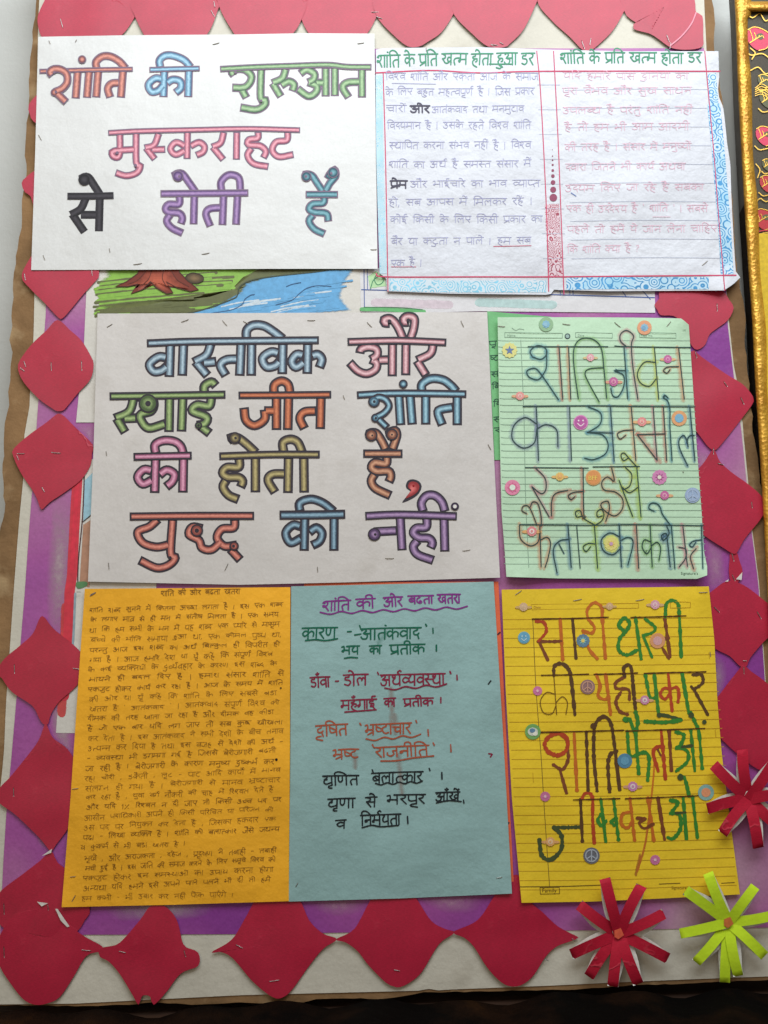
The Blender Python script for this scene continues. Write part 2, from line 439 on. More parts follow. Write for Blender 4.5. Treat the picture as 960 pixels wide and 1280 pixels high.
# ---------------------------------------------------------------- a stroke alphabet for the handwriting (x right, y from head line 0 to foot 1)
def S(t): return [[tuple(float(c) for c in q.split(',')) for q in st.split()] for st in t.split(';')]
GL = {
 'क': (.95, S(".45,.36 .22,.26 .05,.5 .2,.76 .45,.56;.45,.5 .68,.3 .86,.44 .84,.78;.45,0 .45,1"), 0),
 'ख': (1.0, S(".1,0 .32,.14 .28,.36 .08,.44;.08,.44 .3,.8 .5,.85 .85,.6;.85,.36 .62,.3 .52,.52 .66,.72 .85,.6;.85,0 .85,1"), 1),
 'ग': (.7, S(".18,0 .18,.62 .06,.76 .02,.6 .16,.55;.6,0 .6,1"), 1),
 'घ': (.8, S(".06,.02 .28,.06 .28,.26 .12,.36 .3,.38;.12,.38 .06,.62 .22,.86 .66,.68;.66,0 .66,1"), 1),
 'च': (.8, S(".02,.34 .62,.34;.3,.34 .2,.62 .36,.8 .65,.68;.65,0 .65,1"), 1),
 'छ': (.85, S(".1,.1 .36,.1 .34,.34 .12,.4 .14,.66 .45,.7 .6,.5 .45,.4 .4,.6 .7,.9"), 0),
 'ज': (.85, S(".72,.42 .45,.42 .52,.72 .3,.92 .08,.76 .08,.58;.72,0 .72,1"), 1),
 'ट': (.68, S(".4,0 .4,.22 .14,.36 .1,.68 .34,.92 .6,.84"), 0),
 'ठ': (.68, S(".36,0 .36,.25 .1,.45 .14,.8 .4,.92 .62,.7 .55,.4 .36,.26"), 0),
 'ड': (.68, S(".4,0 .4,.2 .14,.22 .14,.44 .44,.5 .54,.72 .36,.96 .1,.86"), 0),
 'ढ': (.68, S(".4,0 .4,.2 .14,.36 .12,.74 .36,.94 .56,.78 .42,.62 .32,.78"), 0),
 'ण': (.9, S(".1,0 .1,.5 .24,.7 .4,.5 .4,0;.7,0 .7,1"), 1),
 'त': (.75, S(".6,.4 .28,.42 .12,.62 .2,1;.6,0 .6,1"), 1),
 'थ': (.88, S(".28,.24 .12,.26 .12,.06 .3,.06 .3,.3 .12,.52 .2,.82 .5,.86 .7,.68;.7,0 .7,1"), 1),
 'द': (.66, S(".38,0 .38,.2 .12,.34 .16,.62 .4,.62 .5,.5;.4,.62 .5,1.02"), 0),
 'ध': (.85, S(".28,.2 .1,.2 .12,.02 .28,.08 .26,.3 .08,.48 .14,.82 .44,.86 .68,.68;.68,0 .68,1"), 1),
 'न': (.75, S(".6,.45 .26,.45 .1,.52 .14,.68 .28,.6;.6,0 .6,1"), 1),
 'प': (.7, S(".1,0 .1,.55 .26,.72 .6,.62;.6,0 .6,1"), 1),
 'फ': (.98, S(".1,0 .1,.55 .26,.72 .6,.62;.6,.5 .8,.36 .92,.56 .86,.94;.6,0 .6,1"), 0),
 'ब': (.72, S(".6,.36 .3,.26 .08,.5 .25,.76 .6,.6;.2,.36 .48,.7;.6,0 .6,1"), 1),
 'भ': (.85, S(".02,.08 .2,.02 .22,.3 .16,.68 .04,.62 .14,.5 .68,.52;.68,0 .68,1"), 1),
 'म': (.8, S(".16,0 .16,.62 .06,.76 .01,.62 .16,.54 .66,.54;.66,0 .66,1"), 1),
 'य': (.75, S(".1,0 .28,.12 .12,.4 .22,.72 .6,.62;.6,0 .6,1"), 1),
 'र': (.5, S(".12,0 .36,.12 .32,.34 .08,.44;.08,.44 .42,1"), 0),
 'ल': (.88, S(".7,.42 .52,.3 .42,.56;.46,.5 .3,.28 .1,.46 .2,.96;.7,0 .7,1"), 1),
 'व': (.72, S(".6,.36 .3,.26 .08,.5 .25,.76 .6,.6;.6,0 .6,1"), 1),
 'श': (.85, S(".2,.2 .06,.14 .2,.0 .4,.1 .36,.4 .1,.6 .06,.44 .22,.5 .46,1;.7,0 .7,1"), 1),
 'ष': (.7, S(".1,0 .1,.55 .26,.72 .6,.62;.14,.24 .58,.5;.6,0 .6,1"), 1),
 'स': (.82, S(".12,0 .34,.12 .3,.34 .06,.46;.06,.46 .4,1;.1,.48 .68,.48;.68,0 .68,1"), 1),
 'ह': (.66, S(".34,0 .34,.18 .1,.26 .18,.42 .5,.46 .5,.68 .38,.72;.3,.5 .1,.7 .2,1.0 .5,1.2"), 0),
 'अ': (.95, S(".08,.14 .28,.0 .42,.18 .2,.42 .5,.56 .42,.92 .14,.94 .02,.76;.24,.44 .75,.44;.75,0 .75,1"), 0),
 'इ': (.66, S(".36,0 .36,.18 .1,.2 .12,.42 .42,.46 .42,.72 .16,.76 .24,.62 .54,1.1"), 0),
 'ई': (.66, S(".36,0 .36,.18 .1,.2 .12,.42 .42,.46 .42,.72 .16,.76 .24,.62 .54,1.1;.3,0 .28,-.3 .56,-.34"), 0),
 'उ': (.66, S(".08,.12 .34,.02 .42,.24 .18,.42 .5,.52 .42,.94 .14,.94 .02,.74"), 0),
 'ए': (.7, S(".12,0 .12,.42 .36,.54 .55,.4;.3,.52 .5,1;.56,0 .56,.5"), 0),
 '।': (.3, S(".12,.05 .12,1.1"), -1), '-': (.45, S(".05,.5 .38,.5"), -1), ',': (.25, S(".12,.85 .04,1.2"), -1),
 "'": (.22, S(".08,-.15 .12,.1"), -1), '.': (.25, S(".1,.95 .12,1"), -1), '1': (.35, S(".05,.2 .2,0 .2,1"), -1),
 '%': (.8, S(".1,1 .65,0;.12,.1 .2,.25;.55,.8 .65,.95"), -1), '?': (.5, S(".08,.1 .3,0 .36,.3 .18,.5 .18,.7;.18,.95 .2,1"), -1),
}
CON = set('कखगघचछजटठडढणतथदधनपफबभमयरलवशषसह')
def shape_word(wd):
    """-> strokes, head line pieces, width"""
    st = []; head = []; x = 0.0; i = 0; n = len(wd)
    def put(strokes, dx): st.extend([[(a+dx, b) for a, b in s] for s in strokes])
    wd = wd.replace('आ', 'अा').replace('ओ', 'अो').replace('औ', 'अौ').replace('ऐ', 'एे')
    n = len(wd); start = 0.0
    while i < n:
        c = wd[i]
        if c in CON or c in 'अइईउए':
            seq = [c]; i += 1
            if i < n and wd[i] == '़': i += 1
            while i+1 < n and wd[i] == '्':
                seq.append(wd[i+1]); i += 2
                if i < n and wd[i] == '़': i += 1
            ms = []
            while i < n and wd[i] not in CON and wd[i] not in GL: ms.append(wd[i]); i += 1
            reph = len(seq) > 1 and seq[0] == 'र'
            if reph: seq = seq[1:]
            rak = len(seq) > 1 and seq[-1] == 'र'
            if rak: seq = seq[:-1]
            x0 = x
            if 'ि' in ms:
                wb = sum(GL[q][0] for q in seq)
                put([[(.13, 1), (.13, 0)], [(.13, 0), (.1, -.28), (.35, -.42), (.2+wb*.6, -.3), (.13+wb, 0)]], x); x += .28
            for q in seq[:-1]:
                W, G_, stem = GL[q]
                put(G_[:-1] if stem == 1 else G_, x); x += W-.2 if stem == 1 else W*.8
            W, G_, stem = GL[seq[-1]]
            put(G_, x)
            sx = x + (W-.13 if stem == 1 else W*.5)
            if rak: put([[(-.5, .98), (-.02, .7)]], sx)
            x += W
            for q in ms:
                if q in 'ाोौी':
                    put([[(.1, 0), (.1, 1)]], x)
                    if q == 'ी': put([[(.1, 0), (.06, -.32), (-.14, -.42), (-.32, -.3), (-.3, 0)]], x)
                    sx = x+.1; x += .26
                if q in 'ेोैौ': put([[(0, 0), (-.14, -.3), (-.36, -.4), (-.4, -.3)]], sx)
                if q in 'ैौ': put([[(0, 0), (.04, -.3), (-.1, -.46), (-.18, -.38)]], sx)
                if q == 'ु': put([[(0, 1), (.08, 1.14), (-.04, 1.32), (-.4, 1.24)]], sx)
                if q == 'ू': put([[(0, 1), (-.3, 1.06), (-.34, 1.24), (.1, 1.4)]], sx)
                if q == 'ृ': put([[(0, 1), (-.26, 1.1), (-.24, 1.28), (-.02, 1.32)]], sx)
                if q == 'ं': put([[(.02, -.3), (.07, -.26)]], sx)
                if q == 'ँ': put([[(-.2, -.35), (-.08, -.22), (.08, -.35)], [(-.06, -.46), (-.03, -.43)]], sx)
            if reph: put([[(0, 0), (-.2, -.22), (-.02, -.4), (.1, -.3)]], sx)
            head.append((x0+(.46 if c in 'भधथ' else .3 if c == 'श' else -.02), x+.02))
        elif c in GL:
            put(GL[c][1], x); x += GL[c][0]; i += 1
        else: i += 1
    hh = []
    for a, b in head:
        if hh and a-hh[-1][1] < .06: hh[-1] = (hh[-1][0], b)
        else: hh.append((a, b))
    return st, hh, max(x, .1)

def write(b, text, x0, y0, x1, y1, h, wpx, mat, e, jit=.05, gap=.55, headw=None, step=1.5, slant=0.0, wob=0.0, broken=0.0):
    """one handwritten line: head line from (x0,y0) to (x1,y1), letter height h (px)"""
    words = [shape_word(q) for q in text.split()]
    tot = sum(q[2] for q in words) + gap*(len(words)-1)
    sx = (x1-x0)/tot; x = 0.0
    for st, hh, W in words:
        dy = random.uniform(-jit, jit)*h*1.5; sk = random.uniform(-.06, .06)+slant; hs = h*random.uniform(1-jit*1.5, 1+jit*1.5)
        def T(a, c):
            u = x0 + (x+a)*sx; return (u + sk*c*h + random.uniform(-jit, jit)*h*.5, y0+(y1-y0)*(u-x0)/(x1-x0) + dy + c*hs + random.uniform(-jit, jit)*h*.5)
        for s in st: b.ribbon([T(a, c) for a, c in s], wpx, mat, e, step=step, wob=wob)
        for a, c in hh:
            if random.random() < broken: q_ = random.uniform(.25, .6)*(c-a); a, c = (a, c-q_) if random.random() < .5 else (a+q_, c)
            b.ribbon([T(a, 0), T((a+c)/2, -.02), T(c, 0)], headw or wpx, mat, e, step=6, wob=wob)
        x += W+gap

def latin(b, text, u, v, size, mat, e, bold=False):
    """tiny printed Latin lettering, laid on the sheet from Blender's own font"""
    cu = bpy.data.curves.new("print", 'FONT'); cu.body = text; cu.size = 1.0; cu.resolution_u = 2
    o = bpy.data.objects.new("print", cu)
    me = o.to_mesh()
    mi = b.mi(mat); base = len(b.v); b.k += 1
    for q in me.vertices: b.vert(u+q.co.x*size, v-q.co.y*size, e)
    for q in me.polygons: b.face(tuple(base+i for i in q.vertices), mi, ((0, .5),)*len(q.vertices))
    o.to_mesh_clear(); bpy.data.objects.remove(o); bpy.data.curves.remove(cu)

# ================================================================ SETTING
def box(name, lo, hi, mat, parent=None, bev=0.0):
    x0, y0, z0 = lo; x1, y1, z1 = hi
    o_ = parent.location if parent else Vector(((x0+x1)/2, (y0+y1)/2, z0))
    vs = [Vector(q)-o_ for q in ((x0,y0,z0),(x1,y0,z0),(x1,y1,z0),(x0,y1,z0),(x0,y0,z1),(x1,y0,z1),(x1,y1,z1),(x0,y1,z1))]
    me = bpy.data.meshes.new(name)
    me.from_pydata([tuple(v) for v in vs], [], [(0,3,2,1),(4,5,6,7),(0,1,5,4),(1,2,6,5),(2,3,7,6),(3,0,4,7)])
    me.materials.append(mat); me.update()
    o = bpy.data.objects.new(name, me); COL.objects.link(o)
    if parent: o.parent = parent
    else: o.location = o_
    if bev:
        m = o.modifiers.new("bevel", 'BEVEL'); m.width = bev; m.segments = 2
    return o
def empty(name, loc):
    o = bpy.data.objects.new(name, None); COL.objects.link(o); o.location = loc; o.empty_display_size = 0.05
    return o

WALL_Y = 0.045
ZB = min(P(0, 1257).z, P(960, 1226).z) - 0.001        # bench top
m_wall, nt, bs = new_mat("wall_plaster")
v = coords(nt); n1 = noise(nt, v, 3, 6); n2 = noise(nt, v, 140, 4)
r1 = ramp(nt, n1.outputs[0], [(0.3, lin((184, 185, 180))), (0.7, lin((198, 198, 193)))])
nt.links.new(r1.outputs[0], bs.inputs["Base Color"]); bs.inputs["Roughness"].default_value = 0.7
bump(nt, bs, n2.outputs[0], 0.25, 0.002)
o = box("wall", (-2.5, WALL_Y, -1.6), (2.5, WALL_Y+0.1, 1.8), m_wall); tag(o, None, None, None, "structure")

# dark bench the boards stand on, with a rumpled blanket over it
m_wood, nt, bs = new_mat("dark_wood")
v = coords(nt, (2, 30, 30)); n1 = noise(nt, v, 3, 6)
r1 = ramp(nt, n1.outputs[0], [(0.25, lin((34, 20, 12))), (0.75, lin((64, 40, 24)))])
nt.links.new(r1.outputs[0], bs.inputs["Base Color"]); bs.inputs["Roughness"].default_value = 0.6
bench = empty("bench", (0, -0.12, ZB-0.45))
tag(bench, "dark wooden bench under the pinboard, mostly hidden by the dark blanket", "bench")
box("seat", (-1.0, -0.30, ZB-0.045), (1.0, WALL_Y-0.002, ZB-0.012), m_wood, bench, 0.004)
for sx in (-0.9, 0.86):
    for sy in (-0.28, WALL_Y-0.05):
        box("leg", (sx, sy, ZB-0.45), (sx+0.045, sy+0.045, ZB-0.0455), m_wood, bench)
m_bl, nt, bs = new_mat("blanket_wool")
v = coords(nt); n1 = noise(nt, v, 7, 5); n2 = noise(nt, v, 700, 4, 0.8); n3 = noise(nt, v, 60, 5)
r1 = ramp(nt, n1.outputs[0], [(0.44, lin((14, 10, 7))), (0.56, lin((46, 28, 16))), (0.68, lin((84, 54, 24)))])
r2 = ramp(nt, n2.outputs[0], [(0.3, (0.35, 0.35, 0.35)), (0.7, (1.25, 1.25, 1.25))])
nt.links.new(mix(nt, 1.0, r1.outputs[0], r2.outputs[0], 'MULTIPLY'), bs.inputs["Base Color"])
bs.inputs["Roughness"].default_value = 0.95; bs.inputs["Specular IOR Level"].default_value = 0.05
ad = nt.nodes.new("ShaderNodeMath"); ad.operation = 'ADD'
nt.links.new(n2.outputs[0], ad.inputs[0]); nt.links.new(n3.outputs[0], ad.inputs[1]); bump(nt, bs, ad.outputs[0], 1.0, 0.004)
def blanket():
    NX, NY = 160, 40; vs = []; fs = []
    for j in range(NY+1):
        for i in range(NX+1):
            x = -0.95+1.9*i/NX; s = j/NY
            wv = 0.004*math.sin(x*31+1)*math.sin(s*7+x*9)+0.003*math.sin(x*77+s*11)+random.uniform(-.0006, .0006)
            if s < 0.7:
                y = -0.012 - 0.29*s/0.7; z = ZB-0.008+wv
            else:
                y = -0.305-0.012*math.sin(x*24+2)*(s-.7)/.3; z = ZB-0.008+wv-(s-0.7)/0.3*0.22
            if j == 0: z += 0.003
            vs.append((x, y, z))
    o_ = Vector((0, -0.15, ZB-0.23))
    for j in range(NY):
        for i in range(NX):
            a = j*(NX+1)+i; fs.append((a, a+NX+1, a+NX+2, a+1))
    me = bpy.data.meshes.new("blanket"); me.from_pydata([tuple(Vector(q)-o_) for q in vs], [], fs); me.materials.append(m_bl)
    me.polygons.foreach_set("use_smooth", [True]*len(fs)); me.update()
    o = bpy.data.objects.new("blanket", me); COL.objects.link(o); o.location = o_
    m = o.modifiers.new("thick", 'SOLIDIFY'); m.thickness = 0.003; m.offset = 1
    tag(o, "dark brown and black fuzzy blanket spread along the bottom under the pinboard", "blanket")
blanket()

# ================================================================ PINBOARD
board = empty("pinboard", P(480, 1243, 0))
tag(board, "large white and purple display board with torn brown cardboard edges, full of pinned papers", "pinboard")
m_card = paper("cardboard_brown", (142, 110, 76), 0.8, 0.22, 0.1, 1.0, ((184, 158, 120), 0.55))
m_white = paper("white_chart_paper", (205, 199, 184), 0.6, 0.05, 0.3, 0.6, ((165, 156, 140), 0.35))
CARD = [(40,-60),(45,0),(42,30),(40,60),(36,100),(36,130),(33,165),(31,195),(33,215),(29,240),(27,262),(27,285),(22,310),(20,330),(16,352),(17,372),(14,395),
        (15,408),(12,425),(16,441),(13,458),(13,476),(10,490),(12,506),(6,530),(5,560),(3,580),(4,602),(6,640),(1,658),(-3,700),(-8,760),(-6,800),(-12,860),(-14,930),(-19,1000),(-22,1080),(-28,1150),(-34,1258),
        (0,1257),(60,1256.5),(94,1258),(150,1256),(200,1253),(240,1256),(300,1253),(326,1254),(380,1253),(395,1249),(430,1248),(480,1248.5),(505,1245),(530,1240),(560,1240),(620,1239),(650,1238),(690,1237),(720,1237),(760,1234),(800,1231),(850,1230),(900,1227),(960,1225),(1012,1222),
        (1008,1150),(1001,1060),(993,980),(985,900),(975,800),(968,720),(963,660),(958,640),(955,618),(950,604),(948,585),(945,560),(941,540),(941,520),(935,500),(937,480),(933,455),(931,425),(932,400),(929,376),(925,360),(921,330),(918,280),(912,220),(905,150),(899,100),(893,62),(894,30),(890,0),(888,-60)]
CARDJ = []
for a, b in zip(CARD, CARD[1:]+CARD[:1]):
    k = max(1, int(math.dist(a, b)/9))
    for i in range(k):
        q = lerp(a, b, i/k); j = 1.3 if i else 0.4
        CARDJ.append((q[0]+random.uniform(-j, j), q[1]+random.uniform(-j, j)*.5))
def Hc(u, v): return -0.0006
patch("cardboard_backing", CARDJ, Hc, m_card, board, th=0.009, smooth=False, K=3)
WL = [(52,-55),(48,20),(45,150),(44,300),(43,370),(42,420),(37,500),(36.5,524),(31,528),(29,600),(24,650),(17,740),(11,830),(7.5,880),(5,940),(0,990),(-12,1120),(-22,1256)]
WR = [(878,-55),(881,20),(886,120),(899,260),(908,360),(911,400),(917.5,460),(922,480),(923,515),(928,524),(929,540),(935,600),(940,660),(949,730),(959,880),(972,960),(985,1060),(1004,1219)]
WB = [(-22,1256),(0,1255.5),(94,1254.5),(200,1249),(220,1248),(300,1244),(400,1241.5),(480,1239.5),(535,1238),(538,1234),(541,1238.5),(560,1237),(690,1232),(760,1228.5),(842,1225),(960,1220.5),(1004,1219)]
sheet("white_facing", [(52,-55),(878,-55)], WR, WB, WL, waves(0.0001, .0003, 5, 200), m_white, None, board, th=0.0004, N=70)
# purple glazed paper: printed violet with large faded patches
m_pur, nt, bs = new_mat("purple_paper")
v = coords(nt); n1 = noise(nt, v, 5.2, 2, 0.4); n2 = noise(nt, v, 380, 3); n3 = noise(nt, coords(nt, (1, 1, .12)), 26, 1)
r1 = ramp(nt, n1.outputs[0], [(0.36, lin((136, 58, 142))), (0.52, lin((162, 80, 150))), (0.62, lin((172, 108, 154))), (0.72, lin((180, 140, 160)))])
r2 = ramp(nt, n2.outputs[0], [(0.3, (0.9, 0.9, 0.9)), (0.7, (1.04, 1.04, 1.04))])
nt.links.new(mix(nt, 1.0, r1.outputs[0], r2.outputs[0], 'MULTIPLY'), bs.inputs["Base Color"])
bs.inputs["Roughness"].default_value = 0.42; bs.inputs["Specular IOR Level"].default_value = 0.45
bump(nt, bs, noise(nt, v, 30, 4).outputs[0], 0.4, 0.003)
PL = [(62,60),(60,200),(58,330),(57,400),(53,440),(48,500),(40,615),(35,680),(31,740),(26,800),(20,880),(14,950),(9,1000),(4,1080),(0,1168)]
PRI = [(880,60),(896,210),(908,360),(909,400),(916,460),(921,500),(927,540),(933,600),(939,660),(948,730),(958,880),(970,980),(985,1159)]
PB = [(0,1168.5),(60,1169),(200,1168.5),(300,1168),(430,1166),(560,1164),(760,1163),(850,1161),(985,1159)]
purple_H = waves(0.0008, .0002, 9, 150)
sheet("purple_border", [(62,60),(480,61),(880,60)], PRI, PB, PL, purple_H, m_pur, m_white, board, th=0.0003, N=60)

FADE = smear((190, 168, 172), .62); FADE2 = smear((196, 150, 176), .5)
for pts, m_ in (([(66,630),(80,625),(94,640),(90,720),(84,800),(62,800),(58,720),(63,660)], FADE), ([(64,872),(86,866),(90,950),(76,938),(64,912)], FADE), ([(128,1126),(200,1122),(268,1124),(258,1144),(220,1150),(150,1151),(134,1142)], FADE), ([(40,1000),(60,1005),(66,1040),(54,1062),(44,1040)], FADE),
    ([(380,1120),(440,1118),(462,1122),(452,1140),(420,1146),(392,1136)], FADE2), ([(520,1118),(590,1116),(604,1124),(592,1140),(552,1140)], FADE2), ([(882,668),(896,676),(905,690),(906,738),(884,735)], FADE2), ([(866,806),(890,812),(908,830),(905,862),(888,900),(872,890)], FADE), ([(60,396),(74,402),(60,420),(52,432)], FADE2), ([(92,528),(120,528),(120,562),(104,545)], FADE2), ([(872,560),(888,562),(884,596),(874,604)], FADE2)):
    f_ = MB(purple_H); f_.poly(pts, m_, .0002, True); f_.build("faded_patch", board)

# ---------------------------------------------------------------- neighbour: framed brocade board on the right
nb = empty("brocade_board", P(1040, 1000, 0.004))
tag(nb, "second display board at the right edge, dark brocade cloth with gold ribbon trim", "display board")
m_dark = plain("side_shade_dark", (46, 38, 33), 0.9, 0.1, 0, 0.4, 200)  # deep shade of the gap, painted on the lower side
TRL = [(916,-30),(918,0),(920,40),(922,100),(926,180),(930,250),(935,330),(940,400),(944,480),(948,540),(954,640),(960,760),(968,900),(980,1060),(990,1200)]
def off(pl, d): return [(a+d, b) for a, b in pl]
def flat(h): return lambda u, v: h
sheet("cloth", [(930,-30),(1150,-30)], [(1150,-30),(1170,1190)], [(990,1198),(1170,1190)], off(TRL, 8), flat(0.004), plain("brocade_ground", (62, 54, 38), 0.6, 0.4, 0, 0.3, 500), None, nb, th=0.003, N=20)
sd = MB(flat(0)); mi = sd.mi(m_dark); mg = sd.mi(plain('side_shade_grey', (112, 108, 102), .8, .1, 0, .15, 60)); pv = None
for a, b in TRL:
    f_ = P(a+3, b, 0.004); k_ = Vector((f_.x+0.006, WALL_Y-0.018, f_.z)); g_ = f_+Vector((0.3, 0, 0)); 
    sd.v += [f_, k_]; i_ = len(sd.v)-2
    if pv is not None: sd.face((pv, i_, i_+1, pv+1), mg if b < 300 else mi, ((0, 0),)*4)  # grey above, near-black below: the gap's deepening shade put into colour
    pv = i_
sd.build("side", nb)
# yellow cloth panel beneath the brocade
sheet("yellow_panel", [(948,292),(1150,290)], [(1150,290),(1165,900)], [(960,905),(1165,900)], [(948,292),(953,400),(957,560),(966,905)], flat(0.0052), plain("yellow_cloth", (206, 172, 40), 0.6, 0.3, 0, 0.15, 300), None, nb, th=0.0005, N=10)
# brocade motifs
em = MB(flat(0.0046)); GOLD = plain("gold_thread", (190, 150, 62), 0.35, 0.5, 0.7, 0.25, 900)
PINK = plain("pink_silk", (205, 52, 86), 0.5, 0.4, 0, 0.15, 700); GRN = plain("olive_silk", (84, 84, 48), 0.5, 0.4, 0, 0.2, 700); REDS = plain("red_silk", (176, 34, 42), 0.5, 0.4, 0, 0.15, 700)
def motif(cx, cy, s, col):
    em.poly([(cx-9*s,cy-9*s),(cx,cy-13*s),(cx+13*s,cy-9*s),(cx+22*s,cy),(cx+17*s,cy+14*s),(cx+6*s,cy+18*s),(cx-4*s,cy+12*s),(cx-10*s,cy+2*s)], col, 0.0002, True)
    em.poly([(cx+2*s,cy-2*s),(cx+9*s,cy-5*s),(cx+13*s,cy),(cx+8*s,cy+4*s)], GRN, 0.0004, True)
    for k in range(4):      # veins fanning from the stem, then a scalloped rim
        em.ribbon([(cx-6*s,cy+8*s),(cx+(k*4-2)*s,cy+(3-k*1.5)*s),(cx+(k*6-6)*s,cy+(-9+k*3.5)*s)], .8, GOLD, 0.0006)
    em.ribbon([(cx-9*s,cy-9*s),(cx,cy-13*s),(cx+13*s,cy-9*s),(cx+22*s,cy),(cx+17*s,cy+14*s),(cx+6*s,cy+18*s)], 1.0, GOLD, 0.0006)
    em.ribbon([(cx-12*s,cy+18*s),(cx-4*s,cy+24*s),(cx+10*s,cy+22*s),(cx+20*s,cy+28*s)], 1.2, GOLD, 0.0005)
for cx, cy, s, col in ((943,46,.95,PINK),(953,100,.55,GRN),(957,122,.75,GRN),(953,168,.8,PINK),(958,205,.5,GRN),(957,228,.7,REDS),(951,272,.85,REDS),(990,70,1,PINK),(995,150,1,REDS),(1000,240,1,PINK),(1060,60,1,PINK),(1065,170,1,PINK)):
    em = MB(flat(0.0046)); motif(cx, cy, s, col); em.build("embroidered_motif", nb)
def thread(pts, w_, m_):
    em = MB(flat(0.0046)); em.ribbon(pts, w_, m_, .0007); em.build("embroidered_line", nb)
for k in range(5): thread([(944,110+k*2.4),(952,105+k*3.2),(962,112+k*3),(964,125+k*2)], .8, GOLD)
for p_ in ([(934,18),(941,22),(950,17),(957,26),(966,20)], [(938,88),(948,84),(957,92),(967,88)], [(944,255),(950,248),(958,252),(966,246)], [(938,60),(944,66),(940,74)], [(945,205),(950,212),(947,222)]): thread(p_, 1.2, GOLD)
thread([(946,290),(955,288),(967,289)], 1.6, REDS)

m_gold, nt, bs = new_mat("gold_ribbon")
v = coords(nt, (1, 1, 1)); vo = nt.nodes.new("ShaderNodeTexVoronoi"); vo.inputs["Scale"].default_value = 300; nt.links.new(v, vo.inputs["Vector"])
n1 = noise(nt, v, 40, 4)
r1 = ramp(nt, n1.outputs[0], [(0.3, lin((176, 120, 30))), (0.7, lin((232, 180, 66)))])
nt.links.new(r1.outputs[0], bs.inputs["Base Color"]); bs.inputs["Metallic"].default_value = 0.4; bs.inputs["Roughness"].default_value = 0.38
bump(nt, bs, vo.outputs[0], 0.45, 0.0015)
tr = MB(flat(0)); mi = tr.mi(m_gold); pv = None
TP = smooth_pts(TRL, 5)
for q, (a, b) in enumerate(TP):
    wd = 16 + 1.2*math.sin(q*.31) + (4 if b < 20 else 0); ring = []
    for k in range(9):
        t = math.pi*k/8
        hh = 0.004+0.007*math.sin(t)*(1+.04*math.sin(q*1.9+k)) + 0.0004*math.sin(q*.9)
        ring.append(tr.v.__len__()); tr.v.append(P(a+wd*(0.5-0.5*math.cos(t)), b, hh))
    if pv:
        for k in range(8): tr.face((pv[k], ring[k], ring[k+1], pv[k+1]), mi, ((0, 0),)*4)
    pv = ring
tr.build("gold_trim", nb)
tr = MB(flat(0)); mi = tr.mi(m_gold); pv = None
for q in range(40):
    a = 924+q*6; ring = []
    for k in range(7):
        t = math.pi*k/6
        ring.append(len(tr.v)); tr.v.append(P(a, 2+13*(0.5-0.5*math.cos(t))-q*.05, 0.005+0.006*math.sin(t)*(1+.1*math.sin(q*1.7))))
    if pv:
        for k in range(6): tr.face((pv[k], ring[k], ring[k+1], pv[k+1]), mi, ((0, 0),)*4)
    pv = ring
tr.build("gold_trim", nb)

